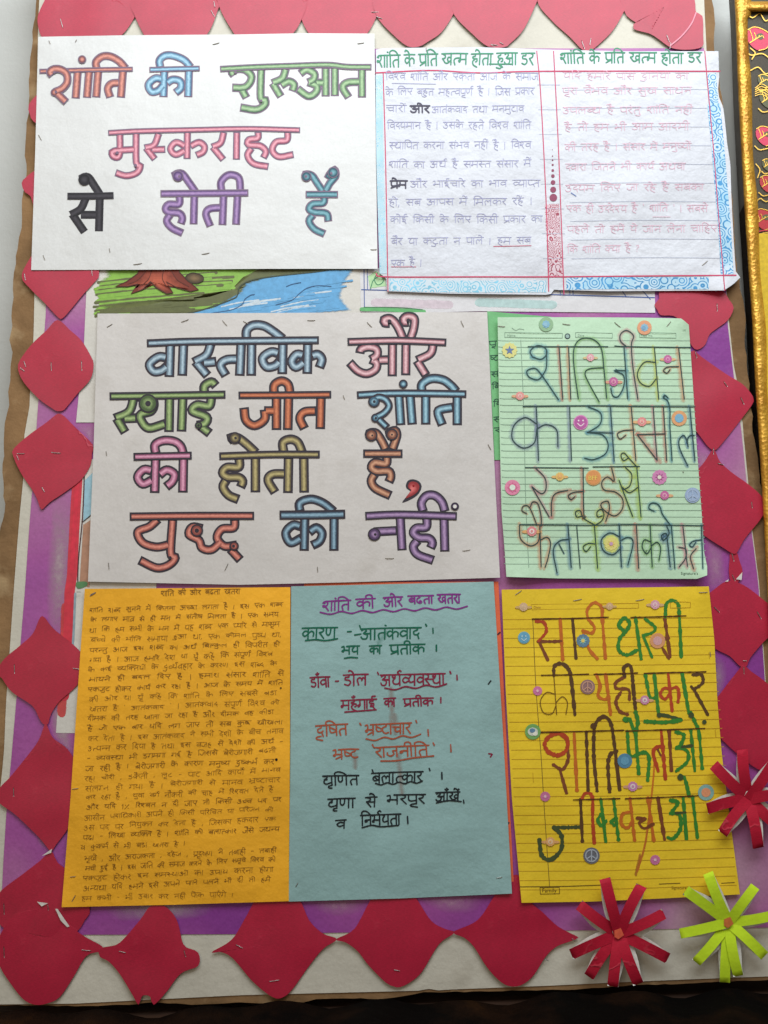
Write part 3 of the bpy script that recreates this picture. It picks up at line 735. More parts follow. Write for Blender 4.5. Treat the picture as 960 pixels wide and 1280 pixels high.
# ================================================================ RED CUT-OUTS
m_red = crepe("red_crepe_paper", (180, 20, 56), 0.5, 0.62)
m_redback = plain("cutout_white_back", (214, 208, 200), 0.7)
DG = "red diamond cut-outs edging the pinboard"
DIA = [
 ("pink-red cut-out at the top left corner above the outlined word in salmon", [(47,22),(55,2),(70,-25),(110,-42),(165,-30),(176,0),(168,22),(152,44),(125,62),(80,66),(58,52),(50,42)], [(77,29,75,12),(70,48,20,6)]),
 ("second red cut-out from the left along the top edge, above the blue outlined word", [(169,21),(164,0),(190,-38),(260,-38),(284,-12),(274,8),(262,38),(240,62),(212,66),(186,52),(180,44)], [(266,17,60,9)]),
 ("third red cut-out along the top edge, over the start of the green outlined word", [(274,8),(276,-15),(315,-42),(372,-25),(384,0),(377,24),(366,42),(340,64),(312,62),(294,44)], [(268,5,80,7)]),
 ("red cut-out on the top edge just left of where the two upper papers meet", [(377,24),(374,0),(400,-38),(460,-35),(478,-5),(471,20),(457,44),(430,64),(400,60),(386,42)], [(469,15,0,10)]),
 ("red cut-out on the top edge above the left heading in green marker", [(471,20),(468,-8),(505,-42),(558,-30),(574,-5),(567,17),(552,40),(535,52),(524,58),(510,58),(492,44)], [(474,22,20,8)]),
 ("red cut-out on the top edge above the two red centre lines of the handwritten paper", [(567,17),(564,-10),(605,-44),(660,-34),(674,-10),(671,2),(655,36),(638,54),(630,59),(610,58),(590,42)], [(618,56,10,9),(627,54,30,6)]),
 ("large pointed red cut-out on the top edge above the second green heading", [(672,2),(682,-22),(720,-44),(776,-30),(786,-5),(780,14),(766,38),(748,56),(738,63),(728,62),(712,46),(690,26)], [(729,56,70,12),(738,52,100,9)]),
 ("creased red cut-out at the top right corner with a strip sticking out leftward", [(781,15),(776,-10),(805,-40),(855,-34),(868,-2),(870,15),(878,20),(879,45),(878,58),(862,62),(840,60),(822,48),(812,42),(792,36),(796,27),(815,38),(795,28),(786,22)], [(835,48,70,10),(838,57,100,8)]),
 ("red cut-out at upper left almost hidden by the white outlined-letter poster, only a sliver showing", [(85,88),(110,130),(90,155),(60,158),(42,152),(37,142),(36,131),(50,115)], []),
 ("small red tip at the left edge beside the black outlined word, mostly behind the poster", [(85,200),(110,215),(95,250),(62,256),(45,262),(38,245),(31,240),(27,229),(33,221),(50,210)], []),
 ("red cut-out on the left edge hanging below the top left poster, its top half covered", [(75,280),(105,305),(124,340),(116,355),(104,368),(90,385),(78,398),(72,396),(56,379),(36,359),(27,345),(38,322),(55,300)], [(31,346,80,9),(115,341,85,7)]),
 ("red diamond on the left edge beside the top blue word of the middle poster", [(72,400),(88,413),(102,426),(114,446),(117,456),(113,474),(97,492),(84,508),(79,513),(72,514),(66,511),(48,498),(29,477),(22.5,461),(25,450),(40,430),(58,413)], [(64,458,88,11),(102,457,88,13),(31,455,70,8),(28,462,40,7)]),
 ("red diamond with a lopsided bottom point on the left edge beside the green outlined word", [(74,517),(80,520),(93,533),(116,556),(115,566),(113,582),(101,600),(80,616),(62,628),(52,637),(48,628),(42,615),(26.5,592),(16.5,570),(17,561),(34.5,545),(58,528),(69,519)], [(70,566,5,12),(26,567,0,10),(22,572,70,6),(54,612,60,7)]),
 ("red diamond on the left edge beside the first lines of the orange page", [(50,772),(56,772),(67,786),(96,810),(110,832),(95,858),(75,876),(64,892),(60,905),(54,905),(49,898),(40,882),(15,865),(2.5,848),(-4,840),(5,824),(25,807),(41,792)], [(18,836,88,12),(96,836,8,10)]),
 ("red diamond on the left edge beside the middle of the orange page", [(57,905),(66,922),(88,941),(106,985),(88,1030),(70,1056),(64,1064),(58,1058),(48,1046),(20,1019),(-2,1002),(0,985),(12,972),(30,950),(48,926)], [(17,990,88,11)]),
 ("red cut-out with torn white flap, behind the lower left corner of the orange page", [(64,1064),(72,1078),(92,1096),(112,1135),(106,1150),(95,1165),(70,1172),(30,1165),(2,1158),(-6,1135),(0,1115),(28,1093),(50,1076)], [(60,1134,85,8),(5,1136,88,14)]),
 ("red cut-out with a rounded bottom at the bottom left corner of the board", [(30,1140),(62,1136),(76,1146),(95,1163),(110,1173),(128,1183),(126,1189),(108,1195),(92,1221),(75,1246),(60,1254),(44,1256),(28,1248),(8,1222),(0,1208),(-8,1188),(2,1165),(14,1148)], [(5,1190,88,14),(108,1188,5,12)]),
 ("red cut-out with a notched, torn bottom tip below the orange page", [(124,1186),(136,1183),(150,1178),(175,1150),(188,1133),(206,1133),(221,1150),(229,1180),(238,1186),(248,1191),(248,1207),(226,1217),(208,1240),(192,1256),(188,1246),(181,1244),(177,1246),(173,1256),(167,1246),(150,1218),(136,1202),(125,1196)], [(153,1190,12,9),(231,1192,75,9)]),
 ("red cut-out under the seam between the orange and the blue page", [(266,1189),(290,1174),(308,1145),(322,1122),(345,1114),(372,1122),(387,1151),(404,1167),(421,1174),(404,1186),(386,1208),(366,1236),(353,1247),(340,1246),(316,1227),(291,1198),(276,1190),(267,1191)], [(299,1183,28,10),(343,1226,-8,13)]),
 ("red cut-out under the middle of the blue page with a blunt bottom point", [(420,1174),(443,1161),(464,1124),(480,1112),(508,1112),(521,1124),(539,1151),(556,1161),(568,1166),(549,1180),(528,1214),(514,1227),(500,1234),(492,1233),(482,1228),(461,1207),(447,1189),(432,1178)], [(496,1213,12,8)]),
 ("red cut-out below the seam between the blue page and the yellow lined page", [(567,1165),(597,1150),(618,1120),(636,1098),(648,1094),(656,1110),(664,1128),(678,1140),(696,1157),(712,1166),(723,1172),(712,1177),(696,1183),(682,1196),(668,1218),(656,1229),(646,1233),(634,1232),(622,1224),(608,1208),(592,1183),(580,1172)], [(717,1175,40,6),(683,1200,20,6)]),
 ("pink-red cut-out at the right edge under the lined paper, with a notched left end", [(818,381),(824,373),(825,362),(846,358),(872,356),(902,363),(911,374),(917,385),(910,400),(897,410),(887,418),(882,430),(875,436),(868,436),(860,424),(852,404),(842,395),(826,394),(822,388)], [(896.5,384,88,10)]),
 ("large red diamond at the right edge beside the upper half of the green page", [(867,438),(877,446),(907,467),(928,480),(939,492),(942,499),(940,506),(922,530),(902,555),(895,562),(890,562),(884,557),(871,540),(850,515),(838,495),(846,470),(858,446)], [(870,443,75,9),(928,501,65,10),(907,480,55,8)]),
 ("large red diamond at the right edge beside the lower half of the green page", [(891,562),(896,568),(900,577),(914,590),(935,605),(950,618),(957,630),(957,637),(950,650),(932,672),(925,684),(920,692),(914,691),(906,686),(884,672),(862,655),(850,632),(862,600),(880,578)], [(892,564,90,8),(901,580,15,8),(940,631,85,8)]),
 ("small red scrap joining two diamonds at the right edge above the yellow lined page", [(913,689),(921,690),(924,700),(928,712),(927,722),(919,730),(913,726),(911,712),(912,700)], [(916,696,75,12),(917,722,65,9)]),
 ("red diamond at the right edge beside the top of the yellow lined page", [(895,735),(907,727),(919,727),(934,734),(951,747),(966,760),(975,774),(970,788),(954,803),(938,822),(934,832),(928,834),(922,830),(912,820),(896,812),(878,798),(866,778),(876,752)], [(949,769,60,11),(896,762,45,10),(931,826,0,5)]),
 ("red diamond at the right edge with creases, behind the red paper-strip star", [(929,832),(940,840),(954,850),(972,868),(990,905),(975,938),(958,962),(945,960),(926,946),(906,928),(884,905),(888,885),(904,862),(918,844)], [(930,838,88,9)]),
]
for k, (lab, pts, st) in enumerate(DIA):
    H = waves(0.0020 + 0.0003*(k % 3), 0.0012, 100+k, 95)
    o = patch("diamond_cutout", pts, H, m_red, None, 0.0004, 5, 10, True, m_redback)
    tag(o, lab, "paper cut-out", DG)
    staples(o, H, st)
    if k == 15:      # torn flaps showing the white back
        b = MB(H); b.poly([(46,1127),(60,1129),(52,1133)], m_redback, .0012); b.build("torn_flap", o)
        b = MB(H); b.poly([(69,1136),(72,1136),(80,1148),(87,1158),(84,1159),(76,1151)], m_redback, .0012); b.build("torn_flap", o)
        b = MB(H); b.poly([(52,1070),(65,1061),(64,1066)], m_redback, .0012); b.build("torn_flap", o)
    if k == 24:
        b = MB(H); b.poly([(920,724),(928,715),(927,725)], m_redback, .001); b.build("torn_flap", o); b = MB(H); b.poly([(906,727),(911,724),(910,727)], m_redback, .001); b.build("torn_flap", o)
    if k == 7:
        b = MB(H); b.ribbon([(838,57),(852,45),(864,30),(870,16)], 1.6, plain("crease_white", (226, 150, 165), .7), .0009); b.build("fold_crease", o)

# ================================================================ SHEETS UNDER THE POSTERS
m_poster = paper("poster_paper", (214, 213, 210), 0.45, 0.03, 0.6, 0.4)
m_postmid = paper("poster_paper_worn", (207, 201, 196), 0.5, 0.04, 0.5, 0.4, ((172, 164, 154), .25))
m_poster2 = paper("drawing_paper", (212, 207, 198), 0.55, 0.035, 0.4, 0.5, ((188, 178, 165), .3))
INKB = ink((52, 52, 60))
# drawing of a tree stump by a river
H = waves(0.0012, .0006, 31, 160)
o = sheet("river_drawing", [(100,240),(300,240),(456,242)], [(456,242),(452,340),(447,526)], [(95,528),(200,528),(447,526)], [(112,240),(109,340),(105,430),(95,528)], H, m_poster2)
tag(o, "crayon drawing of red-brown tree roots on green grass beside a blue river", "drawing")
b = MB(H)
GR = crayon((132, 178, 62), .85, .12, 260, (1, 1, 3), .2); OL = crayon((92, 96, 48), .85, .12, 260, (.5, 1, 3), .25); BLU = crayon((92, 160, 206), .95, .1, 200, (.6, 1, 3), .4)
b.poly([(125,318),(210,310),(330,315),(335,345),(305,368),(250,378),(180,385),(140,383),(122,372),(120,352),(130,345)], GR, .00012)
for k in range(26):
    y = 345+k*1.7; x0_ = 117+random.uniform(0, 10); b.ribbon([(x0_, y+8), (x0_+60, y+2), (x0_+130+random.uniform(0, 40), y-4)], 3.5, GR if k % 3 else OL, .0002, wob=.2)
b.poly([(120,384),(170,378),(240,378),(290,362),(305,345),(330,333),(400,330),(470,330),(440,337),(390,341),(330,352),(305,362),(296,372),(280,378),(235,395),(170,396),(130,394)], OL, .0003)
for k in range(14):
    b.ribbon([(118+random.uniform(0, 12), 389+k*.5), (150, 385+k*.4), (205+random.uniform(-20, 60), 384+random.uniform(-4, 8))], 2.2, OL, .0004, wob=.3)
b.poly([(222,394),(262,386),(298,366),(306,354),(335,345),(400,338),(445,335),(432,352),(428,372),(440,388),(380,394),(300,396)], BLU, .0005)
for k in range(30):
    x = 250+random.uniform(0, 150); y = 396-random.uniform(0, 50)*(x-225)/200
    b.ribbon([(x, y), (x+22, y-5), (x+46, y-8)], 2.4, BLU if k % 4 else crayon((214, 226, 232), .6, .2), .0006, wob=.3)
b.ribbon([(212,396),(250,388),(290,374),(297,368),(300,358),(315,350),(345,345),(400,339),(420,334)], 1.5, ink((70, 78, 60)), .0008)
for s_ in (((262,392),(290,387),(303,380),(306,374),(313,369),(318,368)), ((345,381),(365,375),(374,367),(384,360),(398,357),(414,358)), ((358,358),(366,355),(376,353))): b.ribbon(s_, 1.0, ink((60, 92, 130)), .0008)
b.build("crayon_picture", o)
b = MB(H); BRN = pencil((150, 66, 48), (188, 92, 66))
RT = [(176,330),(172,342),(158,352),(144,358),(160,358),(172,355),(164,367),(178,362),(188,352),(196,360),(208,367),(216,366),(208,352),(222,360),(238,364),(248,362),(234,350),(224,340),(222,330)]
b.poly(RT, BRN, .0009); b.ribbon(RT+[RT[0]], 1.2, ink((78, 44, 36)), .0011, smooth=False)
b.poly([(232,346),(240,341),(252,344),(254,350),(246,354),(236,352)], pencil((104, 84, 58), (132, 106, 74)), .0009, True); b.ribbon([(232,346),(240,341),(252,344),(254,350),(246,354),(236,352),(232,346)], 1.0, ink((60, 50, 40)), .0011)
for s_ in (((190,336),(186,348),(178,356)), ((205,336),(203,348),(208,358)), ((214,338),(222,350),(236,358)), ((183,338),(172,350),(160,355))): b.ribbon(s_, .9, ink((96, 48, 38)), .0011)
b.build("tree_roots", o)

# hidden drawing at the left with a red painted edge
H = waves(0.0010, .0003, 33, 120)
o = sheet("bordered_drawing", [(95,574),(200,574)], [(200,574),(190,918)], [(70,916),(190,919)], [(95,574),(92,600),(86,690),(82,740),(77,810),(70,916)], H, m_poster2)
tag(o, "mostly hidden drawing with a red painted edge at the left of the middle poster", "drawing")
b = MB(H)
b.ribbon([(98,582),(96,610),(93,660),(90,720),(87,740),(85,800),(80,870)], 13, crayon((206, 46, 66), 1.0, .06, 300, (1, 1, .2)), .00015, smooth=False); b.ribbon([(98,582),(96,610),(93,660),(90,710)], 6, crayon((214, 40, 66), 1.0, .1), .0002)
b.ribbon([(82,760),(80,830),(77,890)], 14, crayon((212, 66, 66), .6, .2), .0001)
b.ribbon([(105.5,585),(104.5,620),(102.5,655),(98,700),(97,735)], 1.4, ink((72, 34, 40)), .0003)
b.poly([(106,600),(116,590),(114,645),(104,652)], crayon((150, 190, 204), 1.0, .05), .00015); b.ribbon([(104,652),(118,640)], 1.2, ink((62, 62, 60)), .0004); b.poly([(104,655),(116,647),(112,735),(99,733)], crayon((176, 130, 104), .9, .05, 120, (1, 1, .3)), .00015)
b.poly([(95,728),(108,727),(109,732),(97,736)], crayon((84, 132, 84), 1.0, .05), .0004, True); b.ribbon([(94,742),(92,790),(90,820)], 3, crayon((140, 160, 170), .8, .1), .0003)
b.build("painted_edge", o)

# chart sheet behind the lined paper with green crayon lower edge
H = waves(0.0014, .0005, 35, 160)
o = sheet("chart_sheet", [(450,335),(640,335),(818,340)], [(818,340),(819,391)], [(451,389.5),(525,391),(600,389),(700,390),(819,391)], [(450,335),(451,389.5)], H, paper("chart_paper", (214, 211, 212), .55, .03, .4, .5))
tag(o, "pale sheet with blue ruled lines and green edge peeking out under the lined paper", "paper sheet")
b = MB(H); BL = ink((70, 92, 150))
b.ribbon([(455,336),(455.5,384)], 1.0, BL, .0002); b.ribbon([(459,336),(459.5,362)], .8, BL, .0002); b.ribbon([(452,362),(560,365),(700,368.5),(818,372)], 1.3, BL, .0002)
b.ribbon([(452,386.5),(480,387),(530,389.5)], 5, crayon((92, 170, 100), 1.0, .1), .0002); b.ribbon([(455,384),(500,384.5),(528,387)], .9, ink((50, 110, 70)), .0003)
b.poly([(459,345),(470,338),(480,344),(484,358),(462,361)], crayon((176, 214, 160), .8, .1), .00015)
b.ribbon([(463,361),(467,350),(476,345),(479,352),(472,356),(468,349),(472,341)], 1.0, ink((60, 130, 96)), .0003)
for x in (700,704,712,716): b.ribbon([(x,362),(x+.5,369)], .9, BL, .0003)
b.ribbon([(775,360),(783,371)], .9, BL, .0003); b.ribbon([(800,360),(813,374)], .9, BL, .0003)
for x0_, x1_, c in ((600,690,(190,220,216)), (470,560,(226,208,216))): b.ribbon([(x0_,378),(x1_,381)], 14, crayon(c, .5, .2, 120, (1, 1, .15)), .0001)
b.build("ruled_lines", o)

# green card behind the lined page, with writing down its left margin
H = waves(0.0014, .0004, 37, 160)
o = sheet("green_card", *quad((609,389),(689,396),(700,574),(618,575)), H, paper("green_card_paper", (118, 186, 124), .6, .05, .35, .5))
tag(o, "mid-green card strip with writing, showing left of the pale green ruled page", "card")
b = MB(H); GI = ink((44, 84, 66))
for (u, v), ch in zip(((611,427),(613,445),(614,465),(615,480),(617,502),(617.5,521),(618,535)), ('पृ', 'ष्ट', 'सं', 'बि', 'दि', 'स', 'र')):
    write(b, ch, u, v, u+9.5, v-.5, 6.5, 1.0, GI, .0002)
b.build("margin_writing", o)

# orange card behind the blue page
H = waves(0.0026, .0003, 39, 160)
o = sheet("orange_card", *quad((380,728),(623,727),(643,1119),(380,1116)), H, paper("orange_card_paper", (226, 104, 66), .6, .05, .35, .5))
tag(o, "orange card behind the blue page, a thin orange strip along its right edge", "card")
b = MB(H); DI = ink((70, 40, 50))
for u, v in ((624,792),(635,1030)): b.ribbon([(u-1.5,v+1),(u+1,v-1.5)], 2.0, DI, .0002)
b.build("ink_blot", o)

# ================================================================ THE OUTLINED-LETTER POSTERS
def PP(t): return [[tuple(float(c) for c in q.split(',')) for q in st.split()] for st in t.split(';') if st.strip()]
OUT_A = ink((122, 102, 122)); OUT_B = ink((54, 48, 57))  # OUT_A, for the top poster, is paled: haze put into its colour
def word(parent, H, x0, y0, s, wz, bodies, heads, fill, outl, o, over='', dots=(), lab=None, hw=None, pips=()):
    """one word of monoline outlined letters: traced centre lines, dark outline, pencilled filling"""
    b = MB(H); T = lambda q: (x0+q[0]/s, y0+q[1]/s)
    wpx = wz/s*(1.18 if parent is not p1 else 1.08); fm = pencil(*fill)
    def strokes(txt, e, w_):
        for st in PP(txt):
            b.ribbon([T(q) for q in st], w_, outl, e, 0, 'flat', 2.0)
        for st in PP(txt):
            b.ribbon([T(q) for q in st], w_-2*o, fm, e+.00016, -o, 'flat', 2.0)
    strokes(bodies, .00012, wpx)
    strokes(heads, .00044, (hw or wz)/s)
    if over: strokes(over, .00076, wpx*(.8 if parent is not p1 else .95))
    for q in dots:
        c = T(q); r = q[2]/s; b.disc(c[0], c[1], r, outl, .0008); b.disc(c[0], c[1], r-o*.8, fm, .00096)
    for q in pips:
        c = T(q); b.disc(c[0], c[1], (q[2] if len(q) > 2 else 7)/s, outl, .0012)
    w_ = b.build("painted_word", parent, smooth=True)
    if lab: w_['label'] = lab
    return w_

H1 = waves(0.0034, .0016, 51, 210, ((48, 45, 60, .004), (470, 336, 50, .003)))
p1 = sheet("lettered_poster", [(48,46),(160,44),(300,43),(380,41.5),(468,42)], [(468,42),(470,190),(472,336)], [(39,337.5),(200,337),(330,336),(472,336)], [(48,46),(44,190),(39,337.5)], H1, m_poster)
tag(p1, "white landscape poster at the top left with three rows of outlined coloured words", "poster", "white posters with outlined coloured words")
Z1 = (40, 60, 4.364); Z2 = (260, 60, 4.364); Z3 = (120, 140, 3.692); Z4 = (70, 200, 5.333); Z5 = (190, 200, 4.0)
SALM = ((158, 98, 98), (222, 148, 132)); BLU1 = ((88, 134, 172), (164, 206, 228)); GRN1 = ((96, 130, 100), (166, 198, 150)); PNK1 = ((190, 98, 124), (236, 164, 178))  # fills kept muted: haze over the top poster put into the colours
BLK1 = ((40, 37, 42), (66, 62, 68)); PUR1 = ((112, 82, 138), (172, 138, 188)); TEA1 = ((58, 108, 126), (124, 176, 186))
word(p1, H1, *Z1, 42, "250,122 238,276;312,120 300,272;352,112 350,75 385,46 430,47 475,72 512,112;362,118 350,270;478,190 435,194 414,222 427,270;497,116 485,271",
     "40,127 300,119 550,115", SALM, OUT_A, 1.5, "110,150 98,130 120,114 155,116 188,140 192,185 165,220 122,240;130,240 187,295", ((273,62,23),(122,242,21)), "salmon-coloured outlined word", 27, ((122,133),(130,240)))
word(p1, H1, *Z1, 42, "716,172 672,166 636,200 652,238 688,232 718,200;735,192 768,172 808,182 812,218 782,245;722,120 717,268;700,106 696,68 725,42 772,42 830,66 866,106;856,120 852,268", "640,118 780,114 915,111", BLU1, OUT_A, 1.5, '', (), "light blue outlined word", 30)
word(p1, H1, *Z2, 42, "142,150 130,130 155,116 200,118 236,150 228,190 195,216 132,216;182,220 210,272;290,116 288,270 312,285 308,312 262,336 176,324;425,112 405,165 350,192;352,190 398,265;398,205 440,182 470,200 460,236;502,140 538,118 580,140 575,172 545,188;545,186 592,206 590,240 548,262 488,222;585,188 640,190;642,108 642,264;692,106 692,262;830,184 762,188 736,215 768,270;840,110 840,270",
     "66,114 250,104 450,97 650,91 760,102 892,103", GRN1, OUT_A, 1.5, '', (), "green outlined word", 34, ((150,133),(290,288)))
word(p1, H1, *Z3, 31, "110,92 110,190 96,210 76,200 84,180 180,172;185,92 186,232 204,250 188,280 140,294 90,280;290,98 268,152 224,166;230,164 272,218;255,174 320,172;412,158 370,140 344,170 368,196 412,176;435,158 475,140 500,158 494,184 462,200;422,92 420,217;590,92 575,142 535,162;538,160 588,220;650,92 648,220;748,92 746,120 706,128 704,150 758,156 784,182 772,212;718,166 700,200 728,238 796,252;885,92 880,130 832,138 814,176 844,206 912,196",
     "56,96 200,88 450,82 700,77 942,83", PNK1, OUT_A, 1.4, '', (), "pink outlined word", 26, ((182,246),(98,188)))
word(p1, H1, *Z4, 50, "200,250 165,325 98,366;108,360 190,480;165,365 270,365;292,245 286,475;185,140 178,118 215,115 258,175 292,228", "76,241 240,240 384,236", BLK1, ink((58, 54, 60)), 1.0, '', ((188,130,40),), "black outlined word", 46)
word(p1, H1, *Z5, 37, "138,180 134,220 84,222 68,244 84,260 136,266 152,290 144,320;92,272 74,305 100,340 154,366;212,176 208,322;345,238 288,244 270,272 292,332;358,176 352,326;428,176 420,324;348,155 345,112 372,80 402,74 435,92 442,155;128,88 118,72 150,68 185,112 217,158", "42,168 260,166 482,164", PUR1, OUT_A, 1.5, '', ((130,80,28),), "purple outlined word", 36, ((136,82),))
word(p1, H1, *Z5, 37, "862,180 856,214 804,220 786,245 812,260 872,268 882,308;806,274 786,305 812,345 864,370;770,92 768,72 800,78 828,118 856,158;908,80 885,78 912,50 918,80 890,115 866,158", "768,172 930,172", TEA1, OUT_A, 1.5, '', ((772,82,26),(905,62,28)), "teal outlined word", 36, ((770,82),(896,66)))
staples(p1, H1, [(62,53,70,5),(95,51,120,4),(270,54.5,-15),(451,54,-8),(50,172,60,8),(55,322,70,7),(172,330,-8,11),(257,317,-10,10),(467,312,0,8),(137,313,80,6)], M_DARKSTEEL)

H2 = waves(0.0036, .0016, 57, 230, ((625, 722, 60, .003),))
p2 = sheet("lettered_poster", [(122,392),(360,391),(609,390)], [(609,390),(617,560),(625,722)], [(110,727),(300,731),(430,728),(625,722)], [(122,392),(117,560),(110,727)], H2, m_postmid)
tag(p2, "white landscape poster in the middle with four rows of outlined coloured words and a comma", "poster", "white posters with outlined coloured words")
STB = ((88, 112, 134), (178, 200, 212)); PNK = ((178, 108, 120), (232, 188, 192)); GRN = ((98, 122, 76), (164, 186, 124)); ORG = ((164, 82, 56), (216, 130, 92))
SKY = ((78, 118, 142), (156, 196, 210)); PK2 = ((178, 96, 132), (226, 160, 186)); OLV = ((116, 102, 76), (188, 172, 118)); ORB = ((152, 92, 72), (212, 158, 126))
SLM = ((172, 90, 82), (226, 144, 126)); NAV = ((62, 82, 104), (144, 176, 194)); VIO = ((106, 78, 122), (180, 148, 188))
word(p2, H2, *((170, 390, 3.84)), 40, "150,220 108,216 66,250 84,284 120,282 152,258;165,150 160,312;228,150 222,306;360,150 338,206 276,242;284,236 344,306;318,244 386,238;490,226 434,230 406,256 432,306;505,150 498,306;555,150 553,306;688,200 648,192 608,222 626,262 666,258 692,234;705,150 702,298;806,210 772,204 748,236 768,264 810,238;840,212 872,204 892,228 880,268;825,150 822,297;530,130 532,88 562,64 612,66 660,94 706,130",
     "52,150 250,142 540,138 878,135", STB, OUT_B, 2.4, '', (), "steel-blue outlined word", 38)
word(p2, H2, 410, 380, 5.333, 53, "212,330 222,300 270,286 322,300 326,342 284,372;282,368 322,390 318,434 262,464 200,446 142,388;330,374 410,372;430,262 428,482;520,262 518,475;702,262 682,330 592,376;592,376 655,478;412,128 380,126 376,104 410,96 444,120 475,170 502,235;538,120 512,122 504,100 530,82 574,96 572,160 548,235",
     "130,252 400,244 560,246 789,256", PNK, OUT_B, 2.4, '', (), "rose-pink outlined word", 52, ((410,115,13),(536,108,12)))
word(p2, H2, 130, 465, 3.2, 33, "120,100 100,158 42,186;50,184 85,242;75,186 132,184;150,126 162,108 190,106 200,130 188,156 150,168 146,188 178,224 248,206;262,102 260,240;315,102 310,238;430,100 420,136 372,132 354,156 410,180 404,206 372,214;385,216 424,246;402,90 402,56 430,40 448,56",
     "22,97 240,94 486,90", GRN, OUT_B, 2.4, '', ((176,126,38),(378,213,15)), "green outlined word", 32, ((176,126,11),(378,213,5)))
word(p2, H2, 130, 465, 3.2, 33, "690,156 640,156;642,150 642,190 602,214 568,192 560,142;690,100 690,232;738,100 735,232;850,156 802,160 784,186 802,227;868,100 865,228;680,88 682,52 710,36 736,50 744,88", "538,93 720,92 909,90", ORG, OUT_B, 2.4, '', (), "orange-red outlined word", 30)
word(p2, H2, 430, 455, 5.333, 54, "365,205 378,408;440,205 455,404;545,205 545,404;730,288 642,304 628,332 656,408;755,205 755,408;520,185 520,135 580,98 660,106 715,145 750,185", "86,207 300,195 550,195 816,200", SKY, OUT_B, 2.4,
     "200,250 225,222 275,235 300,280 268,326 212,356;225,362 290,425", ((200,250,40),(210,360,30),(395,133,30)), "sky-blue outlined word", 50, ((202,250,9),(212,360,8)))
word(p2, H2, 150, 535, 3.692, 38, "150,198 110,192 82,226 106,258 152,238;180,218 215,194 250,212 242,246 212,272;165,135 160,300;293,135 290,298;166,120 162,78 200,58 250,62 280,84 292,120", "62,133 190,130 331,127", PK2, OUT_B, 2.4, '', (), "orchid-pink outlined word", 37)
word(p2, H2, 150, 535, 3.692, 38, "550,138 548,180 494,182 474,206 496,226 546,228 566,246 556,274;492,238 476,272 502,310 548,330;625,135 625,297;765,212 704,214 684,242 716,298;778,135 775,300;848,135 850,298;756,115 752,68 786,52 820,66 842,115;528,62 516,44 545,46 584,74 628,115", "458,130 700,122 922,122", OLV, OUT_B, 2.4, '', ((530,46,28),), "olive-yellow outlined word", 36, ((533,46,6),))
word(p2, H2, 430, 530, 5.333, 54, "284,205 280,264 206,258 184,290 220,314 296,314 312,350 298,388;206,330 182,380 212,430 312,478;176,92 172,62 215,62 255,120 280,175;322,90 305,60 340,44 352,72 342,112 320,175", "128,197 390,197", ORB, OUT_B, 2.4, '', ((182,74,42),(320,70,40)), "orange-brown outlined word", 56, ((188,76,6),(320,70,6)))
b = MB(H2); cm = [(430+a/5.333, 530+c/5.333) for a, c in ((412,410),(425,378),(460,368),(500,382),(518,415),(500,462),(455,498),(395,524),(392,514),(430,480),(444,450),(420,432))]
b.poly(cm, OUT_B, .0002, True); cx, cy = 430+465/5.333, 530+422/5.333
b.poly([(cx+(a-cx)*.72, cy+(c-cy)*.72) for a, c in cm], pencil((190, 66, 70), (226, 118, 116)), .0004, True); b.disc(430+463/5.333, 530+412/5.333, 1.4, ink((150, 20, 30)), .0006)
q = b.build("painted_comma", p2); q['label'] = "red comma with dark outline"
word(p2, H2, 150, 610, 3.31, 33, "158,128 122,160 74,182 94,226 150,244 206,234;218,128 210,266 228,290 200,320 150,330 80,298;342,168 300,162 286,192 326,216 340,248 380,254 420,218;475,128 470,164 422,170 402,206 432,240 484,236;456,252 498,298", "40,118 300,115 555,115", SLM, OUT_B, 2.4, '', ((318,176,26),(472,240,20)), "salmon-red outlined word", 34, ((318,176,9),(207,289,7),(470,240,6)))
word(p2, H2, 150, 610, 3.31, 33, "750,160 715,154 686,186 706,226 752,206;782,184 812,164 836,186 826,220 794,238;765,118 762,260;886,118 885,260;745,98 744,62 790,46 840,62 886,98", "660,112 800,111 932,108", NAV, OUT_B, 2.4, '', (), "dark blue outlined word", 38)
word(p2, H2, 430, 590, 5.647, 56, "375,414 255,420 210,424;397,318 410,553;585,318 580,388 512,396 490,430 530,462 598,468 624,500 610,538;522,482 490,526 520,582 632,624;706,318 712,562;560,280 546,220 582,168 640,166 690,210 714,280", "150,310 400,300 797,312", VIO, OUT_B, 2.0, '', ((214,440,46),(783,243,29)), "violet outlined word", 58, ((220,440,9),(783,243,16)))
b = MB(H2); wi = ink((222, 218, 212)); b.disc(430+783/5.647, 590+243/5.647, 2.4, wi, .0016); b.build("dot_centre", p2)
staples(p2, H2, [(137,407,-30,8),(231,401,-20,10),(281,404,50,9),(307,403,30,7),(389,400.5,0,10),(462,406,45,9),(578,405,65,9),(133,567,80,6),(136,708,85,9),(283,709,-65,10),(397,712,85,7),(583,688,-8,10),(487,698,0,11),(612,559,60,8),(430,497,70,6)], M_DARKSTEEL)

